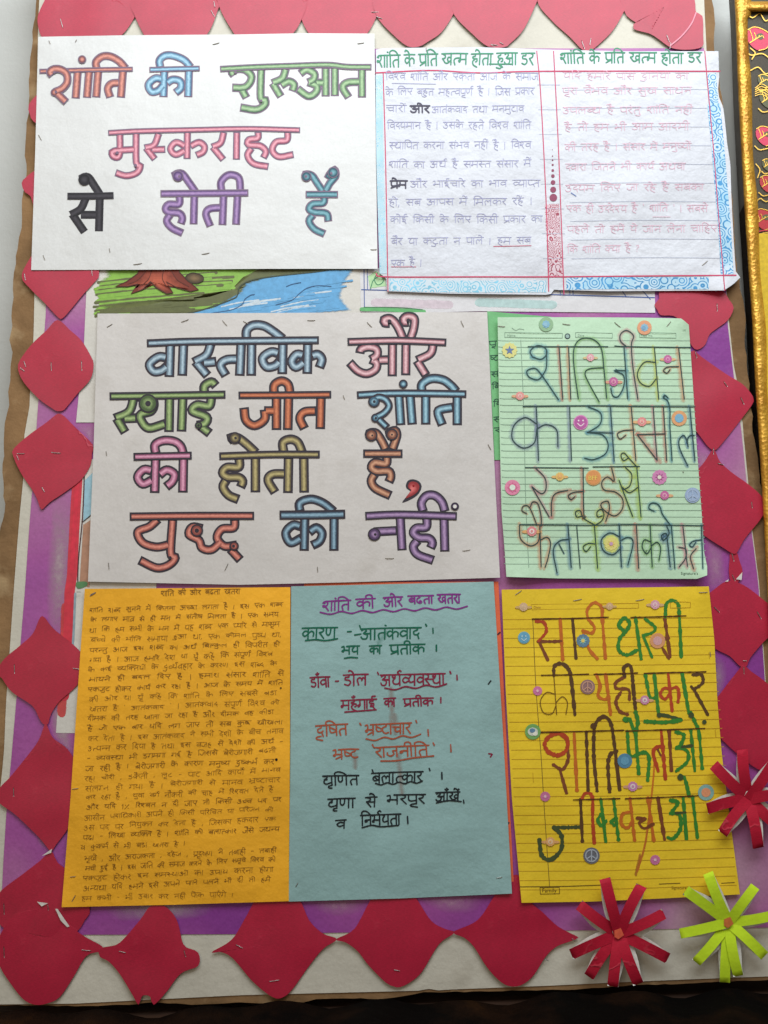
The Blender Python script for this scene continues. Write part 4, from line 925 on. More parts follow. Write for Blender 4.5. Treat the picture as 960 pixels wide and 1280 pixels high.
# ================================================================ HANDWRITTEN RULED PAPER, top right
H3 = waves(0.0036, .0022, 61, 120, ((905, 360, 40, .005), (898, 66, 40, .003)))
m_lined = paper("lined_paper", (208, 209, 215), .5, .03, .5, 1.0)
RE = [(898,64),(899,96),(897.5,112),(899,122),(904,134),(906,150),(909,180),(913,205),(914,240),(915,262),(917,300),(919,330),(920,341),(926,346),(917,355),(905,363)]
p3 = sheet("handwritten_paper", [(470,62),(480,60),(600,59),(690,62),(780,64),(898,64)], RE, [(484,364),(560,367),(688,368.5),(692,362),(700,362.5),(760,364),(905,363)], [(470,62),(470,100),(473,250),(475,342),(483,348),(484,364)], H3, m_lined, N=60)
tag(p3, "wide handwritten paper, top right, two columns under green headings with doodled borders", "paper sheet")
m_dood, nt, bs = new_mat("doodle_blue")
def doodle(name, line, wash, scale, pale):
    m, nt, bs = new_mat(name)
    v = coords(nt, (1, .02, 1)); vo = nt.nodes.new("ShaderNodeTexVoronoi"); vo.inputs["Scale"].default_value = scale
    nt.links.new(v, vo.inputs["Vector"])
    mu = nt.nodes.new("ShaderNodeMath"); mu.operation = 'MULTIPLY'; mu.inputs[1].default_value = 26
    si = nt.nodes.new("ShaderNodeMath"); si.operation = 'SINE'
    nt.links.new(vo.outputs["Distance"], mu.inputs[0]); nt.links.new(mu.outputs[0], si.inputs[0])
    n1 = noise(nt, v, 25, 3); n2 = noise(nt, v, 60, 3)
    wsh = ramp(nt, n1.outputs[0], [(.35, lin(pale)), (.65, lin(wash))])
    ln = ramp(nt, n2.outputs[0], [(.3, lin(line)), (.7, tuple(min(1, c*1.5) for c in lin(line)[:3]))])
    ms = ramp(nt, si.outputs[0], [(.25, (0, 0, 0)), (.55, (1, 1, 1))])
    nt.links.new(mix(nt, ms.outputs[0], wsh.outputs[0], ln.outputs[0]), bs.inputs["Base Color"]); bs.inputs["Roughness"].default_value = .55
    return m
DB = doodle("doodle_blue_rings", (44, 122, 170), (150, 198, 220), 95, (204, 218, 228)); DP = doodle("doodle_pale_rings", (112, 172, 194), (190, 212, 222), 105, (210, 216, 222))
DR = doodle("doodle_red_rings", (140, 46, 66), (206, 168, 176), 150, (216, 202, 208)); DH = doodle("doodle_hatch", (130, 180, 198), (170, 202, 212), 260, (200, 214, 220))
b = MB(H3)
b.ribbon([(474,94),(475,200),(479,342)], 9, DH, .00012, cap='flat'); b.ribbon([(487,356),(560,358),(683,358)], 15, DP, .00012, cap='flat'); b.ribbon([(708,355),(760,354),(886,354)], 15, DB, .00012, cap='flat')
b.ribbon([(690,255),(692,300),(695,346)], 18, DR, .00012, cap='flat')
b.ribbon([(889,92),(892,130)], 12, DB, .00012, cap='flat'); b.ribbon([(892,130),(897,180),(902,240),(906,290),(909,343)], 16, DB, .00018, cap='flat')
b.build("doodle_border", p3)
b = MB(H3); RD = ink((196, 66, 100)); GL_ = ink((176, 180, 196))
for k in range(11):
    y = 88+k*23.4; b.ribbon([(706+k*.9, y+1.5), (790+k, y), (884+k*1.6, y+.5)], .7, GL_, .00014)
for k in range(8): b.ribbon([(672+k,106+k*31),(700+k,106+k*31)], .6, GL_, .00014)
b.ribbon([(470,91),(540,88),(600,91),(680,89),(900,89)], 1.6, RD, .00024); b.ribbon([(479,92),(482,200),(485,364)], 1.2, RD, .00024)
b.ribbon([(671,64),(676,120),(683,260),(686,364)], 1.2, RD, .00024); b.ribbon([(692,64),(697,160),(701,260),(705,368)], 1.2, RD, .00024)
b.ribbon([(881,64),(885,110),(893,200),(899,280),(906,363)], 1.2, RD, .00024); b.ribbon([(470,342),(484,346),(600,346),(690,346),(800,345),(920,344)], 1.6, RD, .00024)
for y, r in ((187,.5),(195,.8),(200,1),(206,1.3),(213,1.7),(220,2.2),(228,2.9),(237,3.7),(247,4.8)): b.disc(690.5+(y-187)*.02, y, r, ink((140, 66, 92)), .0003)
b.build("red_ruling", p3)
b = MB(H3); GH = crayon((52, 134, 98), 1.0, .05); GH = ink((62, 138, 104))
write(b, "शांति के प्रति खत्म होता हुआ डर", 471, 69, 668, 66, 14, 1.7, GH, .0003, .03, .4)
b.ribbon([(612,80),(640,80)], 1.6, GH, .0003)
b.build("green_heading", p3); b = MB(H3); write(b, "शांति के प्रति खत्म होता डर", 700, 66, 877, 66, 12.5, 1.7, GH, .0003, .03, .45)
q = b.build("green_heading", p3)
b = MB(H3); BI = ink((162, 162, 196))
L1 = [("विश्व शांति और एकता आज के समाज",482,92,673,91),("के लिए बहुत महत्वपूर्ण है । जिस प्रकार",482,111,668,110),("चारों",483,132,508,132),("आतंकवाद तथा मनमुटाव",540,133,655,132),("विद्यमान है । उसके रहते विश्व शांति",484,153,664,152),("स्थापित करना संभव नहीं है । विश्व",487,178,664,177),
      ("शांति का अर्थ है समस्त संसार में",486,202,664,200),("और भाईचारे का भाव व्याप्त",513,226,675,225),("हो, सब आपस में मिलकर रहें ।",486,249,666,247),("कोई किसी के लिए किसी प्रकार का",488,271,678,270),("बैर या कटुता न पाले । हम सब",489,298,664,296),("एक हैं ।",489,325,528,324)]
for t, x0_, y0_, x1_, y1_ in L1: write(b, t, x0_, y0_, x1_, y1_, 8.0, .7, BI, .0003, .04, .6, step=2.2)
b.ribbon([(489,333.5),(520,333.5)], .7, RD, .0003); b.ribbon([(617,308),(664,307)], .7, RD, .0003); b.ribbon([(490,104),(545,105)], .6, BI, .0003)
b.build("blue_handwriting", p3)
b = MB(H3); BK = ink((70, 66, 84)); write(b, "ओर", 513, 132, 537, 132, 8.5, 1.8, BK, .0004, .02); b.build("overwritten_word", p3); b = MB(H3); write(b, "प्रेम", 488, 226, 509, 226, 9, 1.8, BK, .0004, .02)
b.build("overwritten_word", p3)
b = MB(H3); PI_ = ink((222, 178, 194))
L2 = [("यदि हमारे पास दुनिया का",704,91,861,91),("पूरा वैभव और सुख साधन",703,110,865,109),("उपलब्ध है परंतु शांति नहीं",704,134,866,133),("है तो हम भी आम आदमी",706,155,862,154),("की तरह हैं । संसार में मनुष्यों",706,180,864,179),("द्वारा जितने भी कार्य अथवा",707,205,857,204),
      ("उद्यम किए जा रहे हैं सबका",707,231,880,230),("एक ही उद्देश्य है ' शांति ' । सबसे",708,257,885,256),("पहले तो हमें ये जान लेना चाहिए",709,283,897,281),("कि शांति क्या है ?",709,308,800,306)]
for t, x0_, y0_, x1_, y1_ in L2: write(b, t, x0_, y0_, x1_, y1_, 8.0, .7, PI_, .0003, .04, .55, step=2.2)
b.ribbon([(816,271),(838,271)], .6, PI_, .0003); b.ribbon([(714,241),(720,245)], 1.2, ink((110, 130, 180)), .0003)
b.build("pink_handwriting", p3)
staples(p3, H3, [(616,57,30,6),(881,329,-40,9),(533,62,80,5)], M_DARKSTEEL)

# ================================================================ ORANGE HANDWRITTEN PAGE
H4 = waves(0.0034, .0021, 71, 150, ((78, 1132, 50, .002),))
m_or = paper("orange_paper", (246, 177, 38), .62, .06, .35, .7)
p4 = sheet("handwritten_page", [(106,736),(235,735),(363,734)], [(363,734),(362.5,930),(361,1126.5)], [(77,1134),(215,1131),(361,1126.5)], [(106,736),(96,880),(88,1000),(77,1134)], H4, m_or)
tag(p4, "orange-yellow page at the lower left filled with small black handwriting", "paper sheet")
TX = """शांति शब्द सुनने में कितना अच्छा लगता है । इस एक शब्द
के लगाए मात्र से ही मन में संतोष मिलता है । एक समय
था कि हम सभी के मन में यह शब्द एक प्यारे से मासूम
बच्चे की भाँति समाया हुआ था, एक कोमल पुष्प था,
परन्तु आज इस शब्द का अर्थ बिल्कुल ही विपरीत हो
गया है । आज हमारे देश या यूँ कहें कि संपूर्ण विश्व
के कई व्यक्तियों के दुर्व्यवहार के कारण इस शब्द के
मायने ही बदल दिए हैं । हमारा संसार शांति से
एकजुट होकर कार्य कर रहा है । आज के समय में शांति
की ओर या यूँ कहें कि शांति के लिए सबसे बड़ा
खतरा है ' आतंकवाद ' । आतंकवाद संपूर्ण विश्व को
दीमक की तरह खाता जा रहा है और दीमक वह कीड़ा
है जो एक बार यदि लग जाए तो सब कुछ खोखला
कर देता है । इस आतंकवाद ने सभी देशों के बीच तनाव
उत्पन्न कर दिया है तथा इस वजह से देशों की अर्थ -
- व्यवस्था भी डगमगा गई है जिससे बेरोजगारी बढ़ती
जा रही है । बेरोजगारी के कारण मनुष्य दुष्कर्म कर
रहा चोरी , डकैती , लूट - पाट आदि कार्यों में मानव
संलग्न हो गया है । बेरोजगारी से मानव भ्रष्टाचार
कर रहा है , युवा वर्ग नौकरी की चाह में रिश्वत देते हैं
और यदि 1% रिश्वत न दी जाए तो किसी उच्च पद पर
आसीन पदाधिकारी अपने ही किसी परिचित या परिजन को
उस पद पर नियुक्त कर देता है , जिसका हकदार एक
पढ़ा - लिखा व्यक्ति है । शांति को बलात्कार जैसे जघन्य
व कुकर्म से भी बड़ा खतरा है ।
भूखे , और अराजकता , दहेज , प्रदूषण ने तबाही - तबाही
मची हुई है । इस जाति की समाज करने के लिए समूचे विश्व को
एकजुट होकर इन समस्याओं का उपाय करना होगा
अन्यथा यदि हमने इसे अपने पाले पलने भी दी तो हमे
हम कभी - भी उबार कर नहीं फेंक पाएँगे ।""".split("\n")
OI = ink((126, 86, 28))
b = MB(H4); write(b, "शांति की ओर बढ़ता खतरा", 201, 738.5, 300, 736.5, 5.6, .7, OI, .0003, .06, .7, step=2.4); b.build("handwritten_title", p4)
R4 = random.Random(3)
for k, t in enumerate(TX):
    y = 760.5 + k*12.33 + (2 if k > 24 else 0); s = k/29
    xl = 113 - s*9 + R4.uniform(-2, 2); xr = 357 - s*10 + R4.uniform(-9, 2)
    if k == 24: xl, xr = 101, 232
    if k == 29: xr = 292
    if k in (4, 5, 11): xr -= 6
    b = MB(H4); write(b, t, xl, y, xr, y-7-s*5 if k not in (24, 29) else y-4.5, 5.2+R4.uniform(-.3, .4), R4.uniform(.44, .62), OI, .0003, .10, .8, headw=.45, broken=.6, step=2.6, slant=-.06)
    b.build("handwritten_line", p4)
b = MB(H4); b.disc(345.5, 949.5, 1.7, ink((30, 22, 18)), .0004); b.disc(351, 860, 1.1, ink((40, 28, 18)), .0004); b.build("ink_blot", p4)
staples(p4, H4, [(116,743,-30,9),(116,742,-25,7),(91,1096,-5,7),(94,986,-6,8),(92,1123,-60,9),(98,740,0,5)], M_DARKSTEEL)

# ================================================================ BLUE PAGE WITH MARKER LINES
H5 = waves(0.0032, .0021, 75, 150, ((640, 1117, 60, .002),))
p5 = sheet("marker_page", [(364,733),(490,730),(617,727)], [(617,727),(629,920),(640,1117)], [(361,1127),(500,1123),(640,1117)], [(364,733),(363,930),(361,1127)], H5, paper("pale_blue_paper", (148, 182, 180), .62, .06, .35, .7))
tag(p5, "pale blue page with marker lines in purple, green, maroon, brown and black", "paper sheet")
MPUR, MGRN, MMAR, MBRN, MBLK = ink((126, 46, 128)), ink((18, 96, 74)), ink((132, 34, 62)), ink((164, 82, 58)), ink((32, 38, 42))
def marks(name, lab, mat, y0, words, extra=(), sc=3.4286, x0=360, pen=1.9):
    b = MB(H5)
    for t, xa, xb, ya, yb, hh in words:
        write(b, t, x0+xa/sc, y0+ya/sc, x0+xb/sc, y0+yb/sc, hh/sc, pen, mat, .0003, .03, .4, wob=.12)
    for st in extra:
        if isinstance(st, str):
            for pl in PP(st): b.ribbon([(x0+a/sc, y0+c/sc) for a, c in pl], pen, mat, .0004, wob=.15)
        else: b.disc(x0+st[0]/sc, y0+st[1]/sc, 1.1, mat, .0005)
    o = b.build(name, p5); o['label'] = lab; return o
def wavy(xa, ya, xb, yb, n=5, a=5):
    return " ".join("%.1f,%.1f" % (xa+(xb-xa)*i/(2*n), ya+(yb-ya)*i/(2*n)+(a if i % 2 else -a)) for i in range(2*n+1))
marks("marker_line", "purple marker title with a wavy underline", MPUR, 730, [("शांति",148,268,74,68,40),("की",292,372,66,62,38),("ओर",410,490,60,56,38),("बढ़ता",515,622,52,50,34),("खतरा",640,738,46,44,36)], [wavy(138,126,768,100,7,5)])
marks("marker_line", "green marker line, first word underlined", MGRN, 730, [("कारण",62,212,190,186,46),("आतंकवाद",312,570,192,186,44)], ["75,242 120,238 160,242 212,234","255,204 271,203","307,178 310,186","590,172 594,180","621,190 622,210","286,218 312,214"])
marks("marker_line", "second green marker line", MGRN, 730, [("भय",230,305,268,266,34),("का",350,400,266,264,34),("प्रतीक",436,586,262,258,38)], ["242,318 268,314 298,316","636,262 636,286"])
marks("marker_line", "maroon marker line with a wavy underline", MMAR, 820, [("डाँवा",95,178,92,88,42),("डोल",238,342,82,78,46),("अर्थव्यवस्था",396,672,82,76,44)], ["204,108 216,107","384,70 388,79","694,66 698,75","724,82 725,102",wavy(415,142,680,124,3,5)])
marks("marker_line", "second maroon marker line, first word underlined", MMAR, 820, [("महँगाई",228,378,190,184,40),("का",412,460,184,182,34),("प्रतीक",495,622,184,180,32)], ["244,240 300,236 378,230","655,178 655,200"])
marks("marker_line", "orange-brown marker line with a wavy underline", MBRN, 820, [("दूषित",120,254,300,292,44),("भ्रष्टाचार",330,528,296,288,42)], ["308,288 313,296","548,276 552,285","600,316 602,342",wavy(335,360,568,340,3,5)])
marks("marker_line", "second orange-brown marker line, smudged", MBRN, 820, [("भ्रष्ट",192,302,402,398,38),("राजनीति",372,602,392,382,44)], ["362,380 367,390","622,372 627,382","697,380 699,410","398,450 470,448 540,436 624,428"])
marks("marker_line", "black marker line with a wavy underline", MBLK, 940, [("घृणित",150,302,102,98,40),("बलात्कार",360,578,92,84,42)], ["361,76 365,86","605,70 609,80","659,88 660,116",wavy(375,138,576,128,4,4)])
marks("marker_line", "second black marker line", MBLK, 940, [("घृणा",172,287,202,198,40),("से",334,380,196,194,42),("भरपूर",424,588,186,182,38),("आँखें",634,736,176,172,38)], ["636,218 690,208 742,212","752,206 754,218"])
marks("marker_line", "last short black marker line", MBLK, 940, [("व",206,248,294,292,34),("निर्भयता",312,482,272,266,42)], ["318,324 360,314 400,320 474,314","512,276 514,306"])
b = MB(H5)
SMU = smear((160, 110, 94), .34)
for s_ in (((489,862),(490,885),(489,905)), ((498,945),(500,965),(502,990)), ((444,945),(444,958)), ((494,895),(494,915))): b = MB(H5); b.ribbon(s_, 9, SMU, .0002); b.build("smudge", p5)
b = MB(H5); b.ribbon([(482,792),(474,802)], 9, smear((60, 130, 110), .3), .0002)
b.build("smudge", p5)
b = MB(H5); b.ribbon([(610.5,855),(613.5,851)], 1.8, MBLK, .0003); b.ribbon([(611,942),(615,943),(613,946)], 1.8, MMAR, .0003); b.build("ink_blot", p5)
staples(p5, H5, [(371,1106,-60,6),(624,1097,-8,8)], M_STEEL)

# ================================================================ RULED POSTERS IN CRAYON, with stickers
def sticker(parent, H, kind, u, v, r, cols, lab=None):
    b = MB(H); cols = [tuple(int((.72*x+.28*y)) for x, y in zip(q, (196, 186, 160))) for q in cols]; C_ = [plain("sticker_%d_%d_%d" % c, c, .55, .35, 0, .12, 700) for c in cols]
    e = .0007
    if kind == 'ring':
        b.disc(u, v, r, C_[0], e, 24); b.disc(u, v, r*.58, C_[1], e+.0002, 16, star=(1, .8) if len(cols) > 2 else None)
        if len(cols) > 2: b.disc(u-.8, v+.3, r*.28, C_[2], e+.0004)
    elif kind == 'flower':
        b.disc(u, v, r, C_[0], e, 24, star=(1, .9)); b.disc(u, v, r*.62, C_[1], e+.0002, 16, star=(1, .45)); b.disc(u, v, r*.26, C_[2], e+.0004)
    elif kind == 'donut':
        b.disc(u, v, r, C_[0], e, 24); b.disc(u, v, r*.68, C_[1], e+.0002, 16, star=(1, .75)); b.disc(u, v, r*.38, C_[2], e+.0004)
    elif kind == 'winged':
        b.disc(u-r*1.15, v+r*.1, r*.75, C_[1], e, 16, .42, .2); b.disc(u+r*1.15, v+r*.1, r*.75, C_[1], e, 16, .42, -.2)
        b.disc(u, v, r, C_[0], e+.0002, 20, star=(1, .88)); b.disc(u, v, r*.5, C_[2], e+.0004); b.disc(u, v, r*.24, C_[0], e+.0006)
    elif kind == 'smile':
        b.disc(u, v, r, C_[0], e, 24); b.disc(u, v, r*.84, C_[1], e+.0002, 24)
        for s_ in (-1, 1): b.disc(u+s_*r*.3, v-r*.25, r*.12, C_[2], e+.0004)
        b.ribbon([(u-r*.42, v+r*.15), (u, v+r*.48), (u+r*.42, v+r*.15)], r*.13, C_[2], e+.0004)
    elif kind == 'peace':
        b.disc(u, v, r, C_[0], e, 24); b.ring(u, v, r*.72, r*.16, C_[1], e+.0003)
        for a in (90, -90, 35, 145): b.ribbon([(u, v), (u+r*.68*math.cos(math.radians(a)), v+r*.68*math.sin(math.radians(a)))], r*.15, C_[1], e+.0004)
    elif kind == 'star':
        b.disc(u, v, r, C_[0], e, 24, star=(1, .86)); b.disc(u, v, r*.6, C_[1], e+.0003, 10, rot=-math.pi/2, star=(1, .42))
    elif kind == 'word':
        b.disc(u, v, r, C_[0], e, 24); b.disc(u, v, r*.86, C_[1], e+.0002, 24); latin(b, "BFF", u-r*.68, v+r*.32, r*.8, C_[2], e+.0005)
    elif kind == 'eye':
        b.disc(u, v, r, C_[0], e, 24); b.disc(u, v, r*.66, C_[1], e+.0002, 20, .8); b.disc(u+r*.3, v+r*.25, r*.34, C_[2], e+.0004, 14, .8); b.disc(u-r*.05, v-r*.15, r*.36, C_[3], e+.0004, 14, .8)
    o = b.build(kind+"_sticker" if kind not in ('word', 'winged', 'donut', 'eye') else "round_sticker", parent)
    if lab: o['label'] = lab
    return o

def crayons(b, x0, y0, s, items, lw, line, cw=0, e=.0003, wob=.22):
    """(path, crayon colour or None, width): wax line plus a pencil line where `line` is given"""
    for it in items:
        pth, col = it[0], it[1]; w_ = it[2] if len(it) > 2 else cw; dx = it[3] if len(it) > 3 else 0
        for st in PP(pth):
            q = [(x0+a/s, y0+c/s) for a, c in st]
            if col is not None and w_: b.ribbon([(a+dx, c+abs(dx)*.3) for a, c in q], w_*(1.35 if line else 1), smear(tuple(int(x*.85+235*.15) for x in col), .5) if line else crayon(col, .9, .14), e, wob=wob, step=2)
            if line is not None: b.ribbon(q, lw, line, e+.0003, step=1.5)

H6 = waves(0.0036, .002, 81, 170, ((650, 725, 60, .006), (885, 720, 60, .008), (860, 400, 50, .006), (628, 395, 60, .003)))
p6 = sheet("ruled_poster", [(622,396.5),(720,396.5),(800,397),(852,398),(861,406)], [(861,406),(866,480),(871,560),(877,640),(880,690),(884,708),(884,719)], [(633,721),(700,723),(800,723.5),(872,723.5),(884,719)], [(622,396.5),(624,520),(627,640),(631,690),(633,721)], H6, paper("pale_green_paper", (190, 220, 188), .6, .035, .35, .5), N=56)
tag(p6, "pale green ruled page with tall pencil-and-crayon lettering and round stickers, upper right", "poster", "ruled pages with crayon lettering and stickers")
b = MB(H6); LN = ink((136, 162, 140)); LN2 = ink((148, 174, 152))
for k in range(36):
    y = 425.5 + k*8.0 + (k*k)*.006
    if y > 712: break
    b.ribbon([(623+k*.22, y), (640+k*.2, y+.6), (750, y+.2), (862+k*.62, y+.4)], .95 if k % 2 else .8, LN if k % 3 else LN2, .00014)
b.ribbon([(651,425),(655,520),(657,620),(661,709)], .8, LN, .00016)
for x0_, x1_ in ((631,703),(719.5,765.5),(799.5,845)): b.ribbon([(x0_,415.5),(x1_,416.5),(x1_,422.5),(x0_,421.5),(x0_,415.5)], .7, LN, .00016, smooth=False)
for t, x in (("Name", 634), ("Date", 722), ("Page No.", 801)): latin(b, t, x, 420.6, 4.2, LN, .0002)
latin(b, "Signature's", 851, 718.3, 5, ink((60, 90, 72)), .0002); latin(b, "14", 853, 414, 4, LN, .0002)
b.ring(709.4, 420.2, 3.0, 1.1, ink((50, 62, 70)), .0003, 14); b.disc(709.4, 420.2, 2.3, ink((150, 176, 166)), .0003)
b.ribbon([(640,410),(645,413),(649,411),(655,412)], .7, LN, .0002)
b.build("printed_ruling", p6)
PL_ = ink((44, 70, 68)); P2_ = ink((70, 92, 46))
TEAL, GRNC, REDC, ORGC, PNKC, YEL, GRY, BLC, LIME = (92,160,176), (142,194,110), (206,112,96), (222,150,104), (214,140,150), (206,212,84), (128,140,172), (84,132,166), (176,206,64)
rows = [(610, 385, 3.692, [("185,178 553,178;585,175 650,178 935,182", None), ("205,225 195,198 228,173 264,184 271,212 245,236 208,226", TEAL, 7), ("270,200 270,270 255,305 230,330 190,318 180,290 215,278 245,305 325,422", TEAL, 6), ("328,178 345,420", REDC, 5, -1), ("372,180 382,420", ORGC, 5, -1.5),
   ("417,418 398,280 395,200 412,155 446,138 492,148 524,190 536,290 548,416", GRNC, 6, 1), ("532,275 470,280 448,300 465,345 513,432", GRNC, 5, -1), ("628,180 645,418;635,288 586,290 625,310 626,362 600,408 576,404 567,370", TEAL, 5, 1), ("692,420 670,280 662,170 672,128 640,103 612,120 612,152 640,178", PNKC, 6), ("772,250 722,250 690,300 704,345 745,360 775,328", YEL, 7), ("768,180 788,420", YEL, 5, -1.5), ("880,270 830,272 810,288 826,300 840,284", ORGC, 4), ("880,183 906,420", ORGC, 6, -1.5)]),
 (610, 495, 3.4286, [("150,45 430,42 600,44 888,46", None), ("210,120 160,92 112,125 105,185 150,222 198,200 210,140", GRY, 7), ("210,140 250,122 294,145 300,216", GRY, 6), ("207,45 217,275", GRY, 6, -1), ("350,45 358,275", GRY, 5, -2), ("430,46 482,72 480,120 430,155", TEAL, 6), ("425,155 490,166 515,206 502,248 452,272 414,266", TEAL, 7, 1), ("430,155 535,158", GRY, 4), ("525,45 541,278", BLC, 6, -1), ("625,145 580,148 555,162 566,184 590,168", ORGC, 4), ("614,45 634,276", ORGC, 6, -1),
   ("640,165 755,162", REDC, 5), ("640,165 725,275", REDC, 8, 2), ("708,45 725,275", PNKC, 5, -1), ("752,45 766,276", REDC, 5, -1), ("772,8 758,-4 752,8 770,20 780,60 780,130 789,276", TEAL, 5, -1), ("856,298 824,230 819,190 838,168 852,190 858,216", BLC, 5, -1), ("852,200 862,172 884,168", BLC, 4), ("865,46 887,276", BLC, 5, -1), ("604,264 580,276 570,252 584,244 606,268 640,305", YEL, 6)]),
 (610, 580, 3.4286, [("160,15 300,16 430,17;450,12 650,10", None), ("205,18 244,60 248,108 228,126 188,97", PNKC, 6), ("188,97 262,226", PNKC, 5, 1), ("342,112 290,126 273,160 272,222", REDC, 7, 1), ("406,117 365,122 344,136 356,152 372,140", REDC, 5), ("408,18 411,212 420,225", REDC, 5, -2), ("530,16 541,72 512,55 488,78 498,110 546,120 577,150 574,195 540,222 492,192 486,168 514,160 520,195 505,245", ORGC, 6), ("590,15 616,45 608,92 580,110", YEL, 7), ("562,70 620,224", LIME, 5), ("574,98 606,122 642,100", YEL, 5), ("638,14 656,226", LIME, 7, -1.5),
   ("135,260 300,261 460,262 640,260 925,264", None), ("135,262 140,320 180,350 214,334 222,290", ORGC, 7), ("222,262 228,440", ORGC, 6, -1), ("225,325 254,314 268,340 258,400 245,442", ORGC, 6, -1), ("165,212 146,200 152,180 178,186 210,262", ORGC, 4), ("182,182 192,162 215,172 228,228 228,266", REDC, 5), ("346,322 306,330 280,370 296,466", BLC, 6), ("304,342 325,382", BLC, 3), ("343,262 357,442", BLC, 6, -1), ("380,262 395,446", None), ("457,342 430,340 408,355 420,375 440,354", LIME, 5), ("456,262 470,446", LIME, 8), ("400,224 380,226 376,204 396,200 410,232 460,262", YEL, 6), ("490,222 470,226 468,204 486,194 497,214 488,242 460,262", YEL, 6),
   ("566,312 522,295 486,325 495,370 534,388 568,362", BLC, 7), ("563,262 572,440", BLC, 5), ("572,326 600,314 622,335 600,432", TEAL, 6), ("636,262 646,446", REDC, 7, -1.5), ("695,332 670,325 661,355 680,384 700,358", GRNC, 7), ("695,262 704,440", GRNC, 5), ("703,348 725,335 740,360 733,412", GRNC, 5), ("765,262 776,298 752,326 744,306 764,298 770,335 781,440", BLC, 7), ("786,262 801,446", PL_ and TEAL, 4), ("712,202 690,190 696,170 720,168 738,185 748,215 782,262", TEAL, 5), ("835,262 855,438", PNKC, 6, -1), ("818,356 848,366 846,404 820,440", PNKC, 5), ("892,362 868,396 881,448", REDC, 7), ("912,325 880,330 864,346 876,355 890,336", BLC, 4), ("915,262 921,446", TEAL, 4)])]
for k, (x0_, y0_, s_, it) in enumerate(rows):
    b = MB(H6); crayons(b, x0_, y0_, s_, it, 1.3, PL_ if k < 2 else P2_ if k == 9 else PL_)
    b.build("crayon_lettering", p6)
b = MB(H6); b.poly([(610+a/3.4286, 580+c/3.4286) for a, c in ((487,325),(520,297),(560,310),(568,350),(545,384),(505,378))], crayon((206, 214, 120), .8, .2), .0004, True); b.build("crayon_fill", p6)
MG, PK, OR_, BL2, YL = (190,72,150), (226,110,146), (226,140,96), (92,158,206), (224,206,92)
for k, u, v, r, c, lab in (("ring",682.6,405.3,9,((120,172,128),(98,168,206),(120,180,214)),"green sticker with a blue flower middle"),("ring",805.6,409.4,9,((226,142,98),(110,176,210),(90,150,200)),"orange sticker with blue star middle, top right"),("star",637,437.8,10,((222,218,122),(66,96,160)),"yellow sticker with a dark blue star"),
   ("winged",738,446.8,5,((232,150,170),(214,190,130),(236,206,210)),"small pale pink winged sticker"),("winged",767,477,6,(MG,(224,150,120),(230,140,180)),"magenta winged sticker"),("winged",834.8,448.7,5.4,(MG,(224,170,120),(226,130,190)),"magenta winged sticker near the top right"),("winged",650,494.7,5.6,((236,140,140),(230,160,120),(240,190,190)),"salmon pink winged sticker"),
   ("smile",726,528,9.3,((214,110,190),(172,52,150),(244,214,236)),"purple smiling-face sticker"),("winged",802.5,527,6,((236,124,130),(230,170,110),(240,180,170)),"coral winged sticker"),("ring",849,522.7,9.6,((226,150,92),(92,166,210)),"orange sticker with a plain blue middle"),("winged",699.8,595.6,5.6,((230,184,84),(226,170,90),(240,160,90)),"yellow-orange winged sticker"),
   ("word",741.8,597,9.8,((230,160,86),(226,132,62),(244,222,80)),"orange sticker with yellow letters"),("flower",824.4,596.5,9.6,((206,110,180),(150,46,120),(236,226,216)),"magenta flower sticker with pale middle"),("donut",640.6,609.3,9.6,((226,110,160),(206,70,130),(222,236,226)),"pink ring sticker with white middle"),("winged",830.8,619,5.8,(MG,(224,160,110),(230,150,190)),"magenta winged sticker below the flower sticker"),
   ("peace",865.8,619,9.6,((138,168,216),(152,178,222)),"pale blue peace-sign sticker"),("winged",664.8,664,6.6,((226,120,130),(226,160,90),(244,226,226)),"pink and orange winged sticker with white middle"),("flower",764,679.7,8.5,((226,216,110),(230,190,80),(196,140,190)),"yellow sun sticker with lilac middle")):
    sticker(p6, H6, k, u, v, r, c, lab)
staples(p6, H6, [(708,405.5,8,10),(772,406,40,10),(836,405,-50,8),(854,590,60,2),(627,408,5,9)], M_DARKSTEEL)

H7 = waves(0.0034, .0022, 91, 150, ((650, 1127, 50, .002), (888, 735, 50, .004), (897, 1131, 40, .003)))
p7 = sheet("ruled_poster", [(627,737),(750,735),(886,733)], [(886,733),(893,800),(897,880),(902,940),(912,1020),(920,1080),(925,1118)], [(652,1128.5),(740,1127),(830,1123),(925,1118)], [(627,737),(632,860),(640,1000),(652,1128.5)], H7, paper("yellow_paper", (238, 201, 42), .6, .06, .38, .5), N=50)
tag(p7, "deep yellow ruled page with thick crayon lettering and round stickers, lower right", "poster", "ruled pages with crayon lettering and stickers")
b = MB(H7); YN = ink((188, 146, 34))
for k in range(30):
    y = 773.5 + k*11.65
    xl = 629+k*.72; xr = 890+k*1.05
    if y < 1112: b.ribbon([(xl, y+1), (760, y), (xr, y-1.5-k*.12)], .75, YN, .00014)
b.ribbon([(650,1108.5),(700,1108),(760,1106)], 1.0, ink((100, 80, 30)), .0002); b.ribbon([(824,1105),(850,1104)], 1.0, ink((110, 84, 30)), .0002); b.ribbon([(902,1104),(918,1103)], .9, ink((110, 84, 30)), .0002)
b.ribbon([(666,774),(670,860),(676,940),(681,1020),(687,1108)], .8, ink((120, 96, 40)), .00016)
for pl in (((664,755.5),(798,754),(798,760),(665,762)), ((838,752),(863,752.5),(863,759.5),(838,760))): b.ribbon(list(pl)+[pl[0]], .6, YN, .00016, smooth=False)
